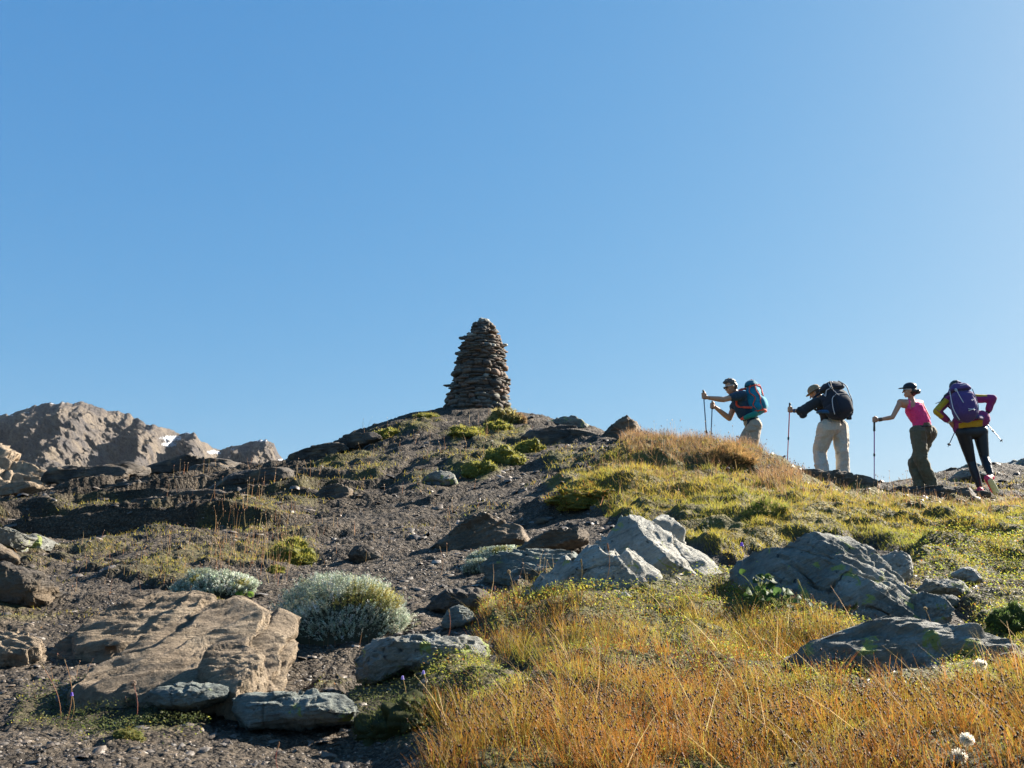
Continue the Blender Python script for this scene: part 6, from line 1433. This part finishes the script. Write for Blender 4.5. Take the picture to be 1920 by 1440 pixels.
    # hair under a pale cap, ponytail blowing left
    wear('hair', [('ell', W(0, -.02, .03), (.084, .100, .094), ax), ('cap', W(-.05, -.05, -.03), j(1040, 320, .0), .04, .03), ('cap', j(1040, 320, .0), j(990, 375, -.02), .026, .012), ('cap', j(990, 375, -.02), j(925, 400, -.03), .009, .004)], M_hair, pb, vox=.006, smooth=1, wr=.004, wrs=50)
    tubes('wristwatch', [dict(pts=[wl + nrm(el - wl) * .01, wl + nrm(el - wl) * .05], rad=.034, ns=12)], M_white, pb)
    tubes('wrist_strap', [dict(pts=[wr + nrm(er - wr) * .01, wr + nrm(er - wr) * .04], rad=.034, ns=12)], M_rubber, pb)
    t1 = j(1300, 372, .32); b1 = j(1065, 888, .0)
    t1 = b1 + (t1 - b1) * .78
    pole_obj('grey pole pointing down left from under the plum jacket', t1, b1, M_metal, M_bluepole, .12, .008)
    b2 = j(1682, 835, .0); t2 = j(1440, 560, .2)
    pole_obj('silver pole pointing down right from the hip of the rearmost hiker', t2, b2, M_bluepole, M_metal, .12, .008)
    bt = j(1288, 612, -.27); tp = j(1180, 172, -.17)
    rt_, surf, pocket, strap, (up, out, rr) = backpack('purple backpack with pale zips on the woman in the plum jacket', bt, tp, (-.12, -1, .15), .335, .25, M_purple, M_purple, M_purple, 12, .80, (.80, .98, 1.0, .96, .88, .66), (.7, .95, 1.0, 1.0, .9, .6))
    pocket(.08, .70, math.pi / 2, 1.5, 'front_pocket', M_purple, .03)
    sg = 1 if (surf(.5, 0)[0] > surf(.5, math.pi)[0]) else -1
    A = lambda x: math.pi / 2 - sg * x      # x: -1.4 left .. +1.4 right
    strap([(.80, A(-.45)), (.62, A(-.32)), (.42, A(-.15))], M_white, .005, .04, 'zip'); strap([(.80, A(-1.25)), (.55, A(-1.2)), (.3, A(-1.15)), (.05, A(-1.1))], M_white, .006, .03, 'piping'); strap([(.78, A(.95)), (.55, A(1.0)), (.3, A(1.05)), (.05, A(1.1))], M_blue, .006, .012, 'strap')
    strap([(.80, A(-.5)), (.75, A(-.55)), (.73, A(-.42)), (.78, A(-.4))], M_white, .005, .045, 'zip_pull')
    strap([(.87, A(-.1)), (.875, A(.1)), (.87, A(.3))], M_white, .003, .045, 'maker_mark'); strap([(.88, A(.02)), (.90, A(.08)), (.88, A(.14))], M_white, .003, .045, 'maker_mark')
    for dx in (-.12, .12): strap([(.21, A(.1 + dx)), (.235, A(.1)), (.26, A(.1 - dx))], M_white, .0055, .045, 'emblem')
    strap([(.45, A(.22)), (.47, A(.16)), (.49, A(.24)), (.47, A(.3)), (.45, A(.22))], M_white, .0035, .045, 'emblem')
    strap([(.99, A(-.2)), (1.03, A(.0)), (.99, A(.3))], M_purple, .008, .02, 'haul_loop')
    fw = -out
    for s_ in (sl, sr): tubes('shoulder_strap', [dict(pts=[surf(.85, 1.5 * math.pi, .0), s_ + up * .085 + fw * .0, s_ + fw * .11 - up * .05, ch + fw * .14 - up * .1, surf(.2, 1.5 * math.pi, .0)], rad=.018, ns=8)], M_purple, rt_)
    tubes('hip_belt', [dict(pts=[surf(.1, A(1.2), .0), j(1470, 570, .0), j(1510, 640, .03)], rad=[.03, .045, .03], ns=10, flat=(0, 1, 0), fr=.4)], M_purple, rt_)
hiker4()

# ------------------------------------------------------------------ air between here and the mountains
m = bpy.data.materials.new('haze_air'); m.use_nodes = True; nt = m.node_tree; nt.nodes.clear()
pv = nt.nodes.new('ShaderNodeVolumePrincipled'); pv.inputs['Color'].default_value = (.80, .88, 1.0, 1); pv.inputs['Density'].default_value = 0.000018; pv.inputs['Anisotropy'].default_value = 0.0
out_ = nt.nodes.new('ShaderNodeOutputMaterial'); nt.links.new(pv.outputs[0], out_.inputs['Volume'])
bx = [(x_, y_, z_) for x_ in (-2700, 2700) for y_ in (-1200, 3700) for z_ in (-230, 420)]
tag(obj('haze', new_mesh('haze', bx, np.array([(0, 1, 3, 2), (4, 6, 7, 5), (0, 4, 5, 1), (2, 3, 7, 6), (0, 2, 6, 4), (1, 5, 7, 3)]), False, None, [m])), 'thin pale blue mountain haze in the air', kind='stuff')
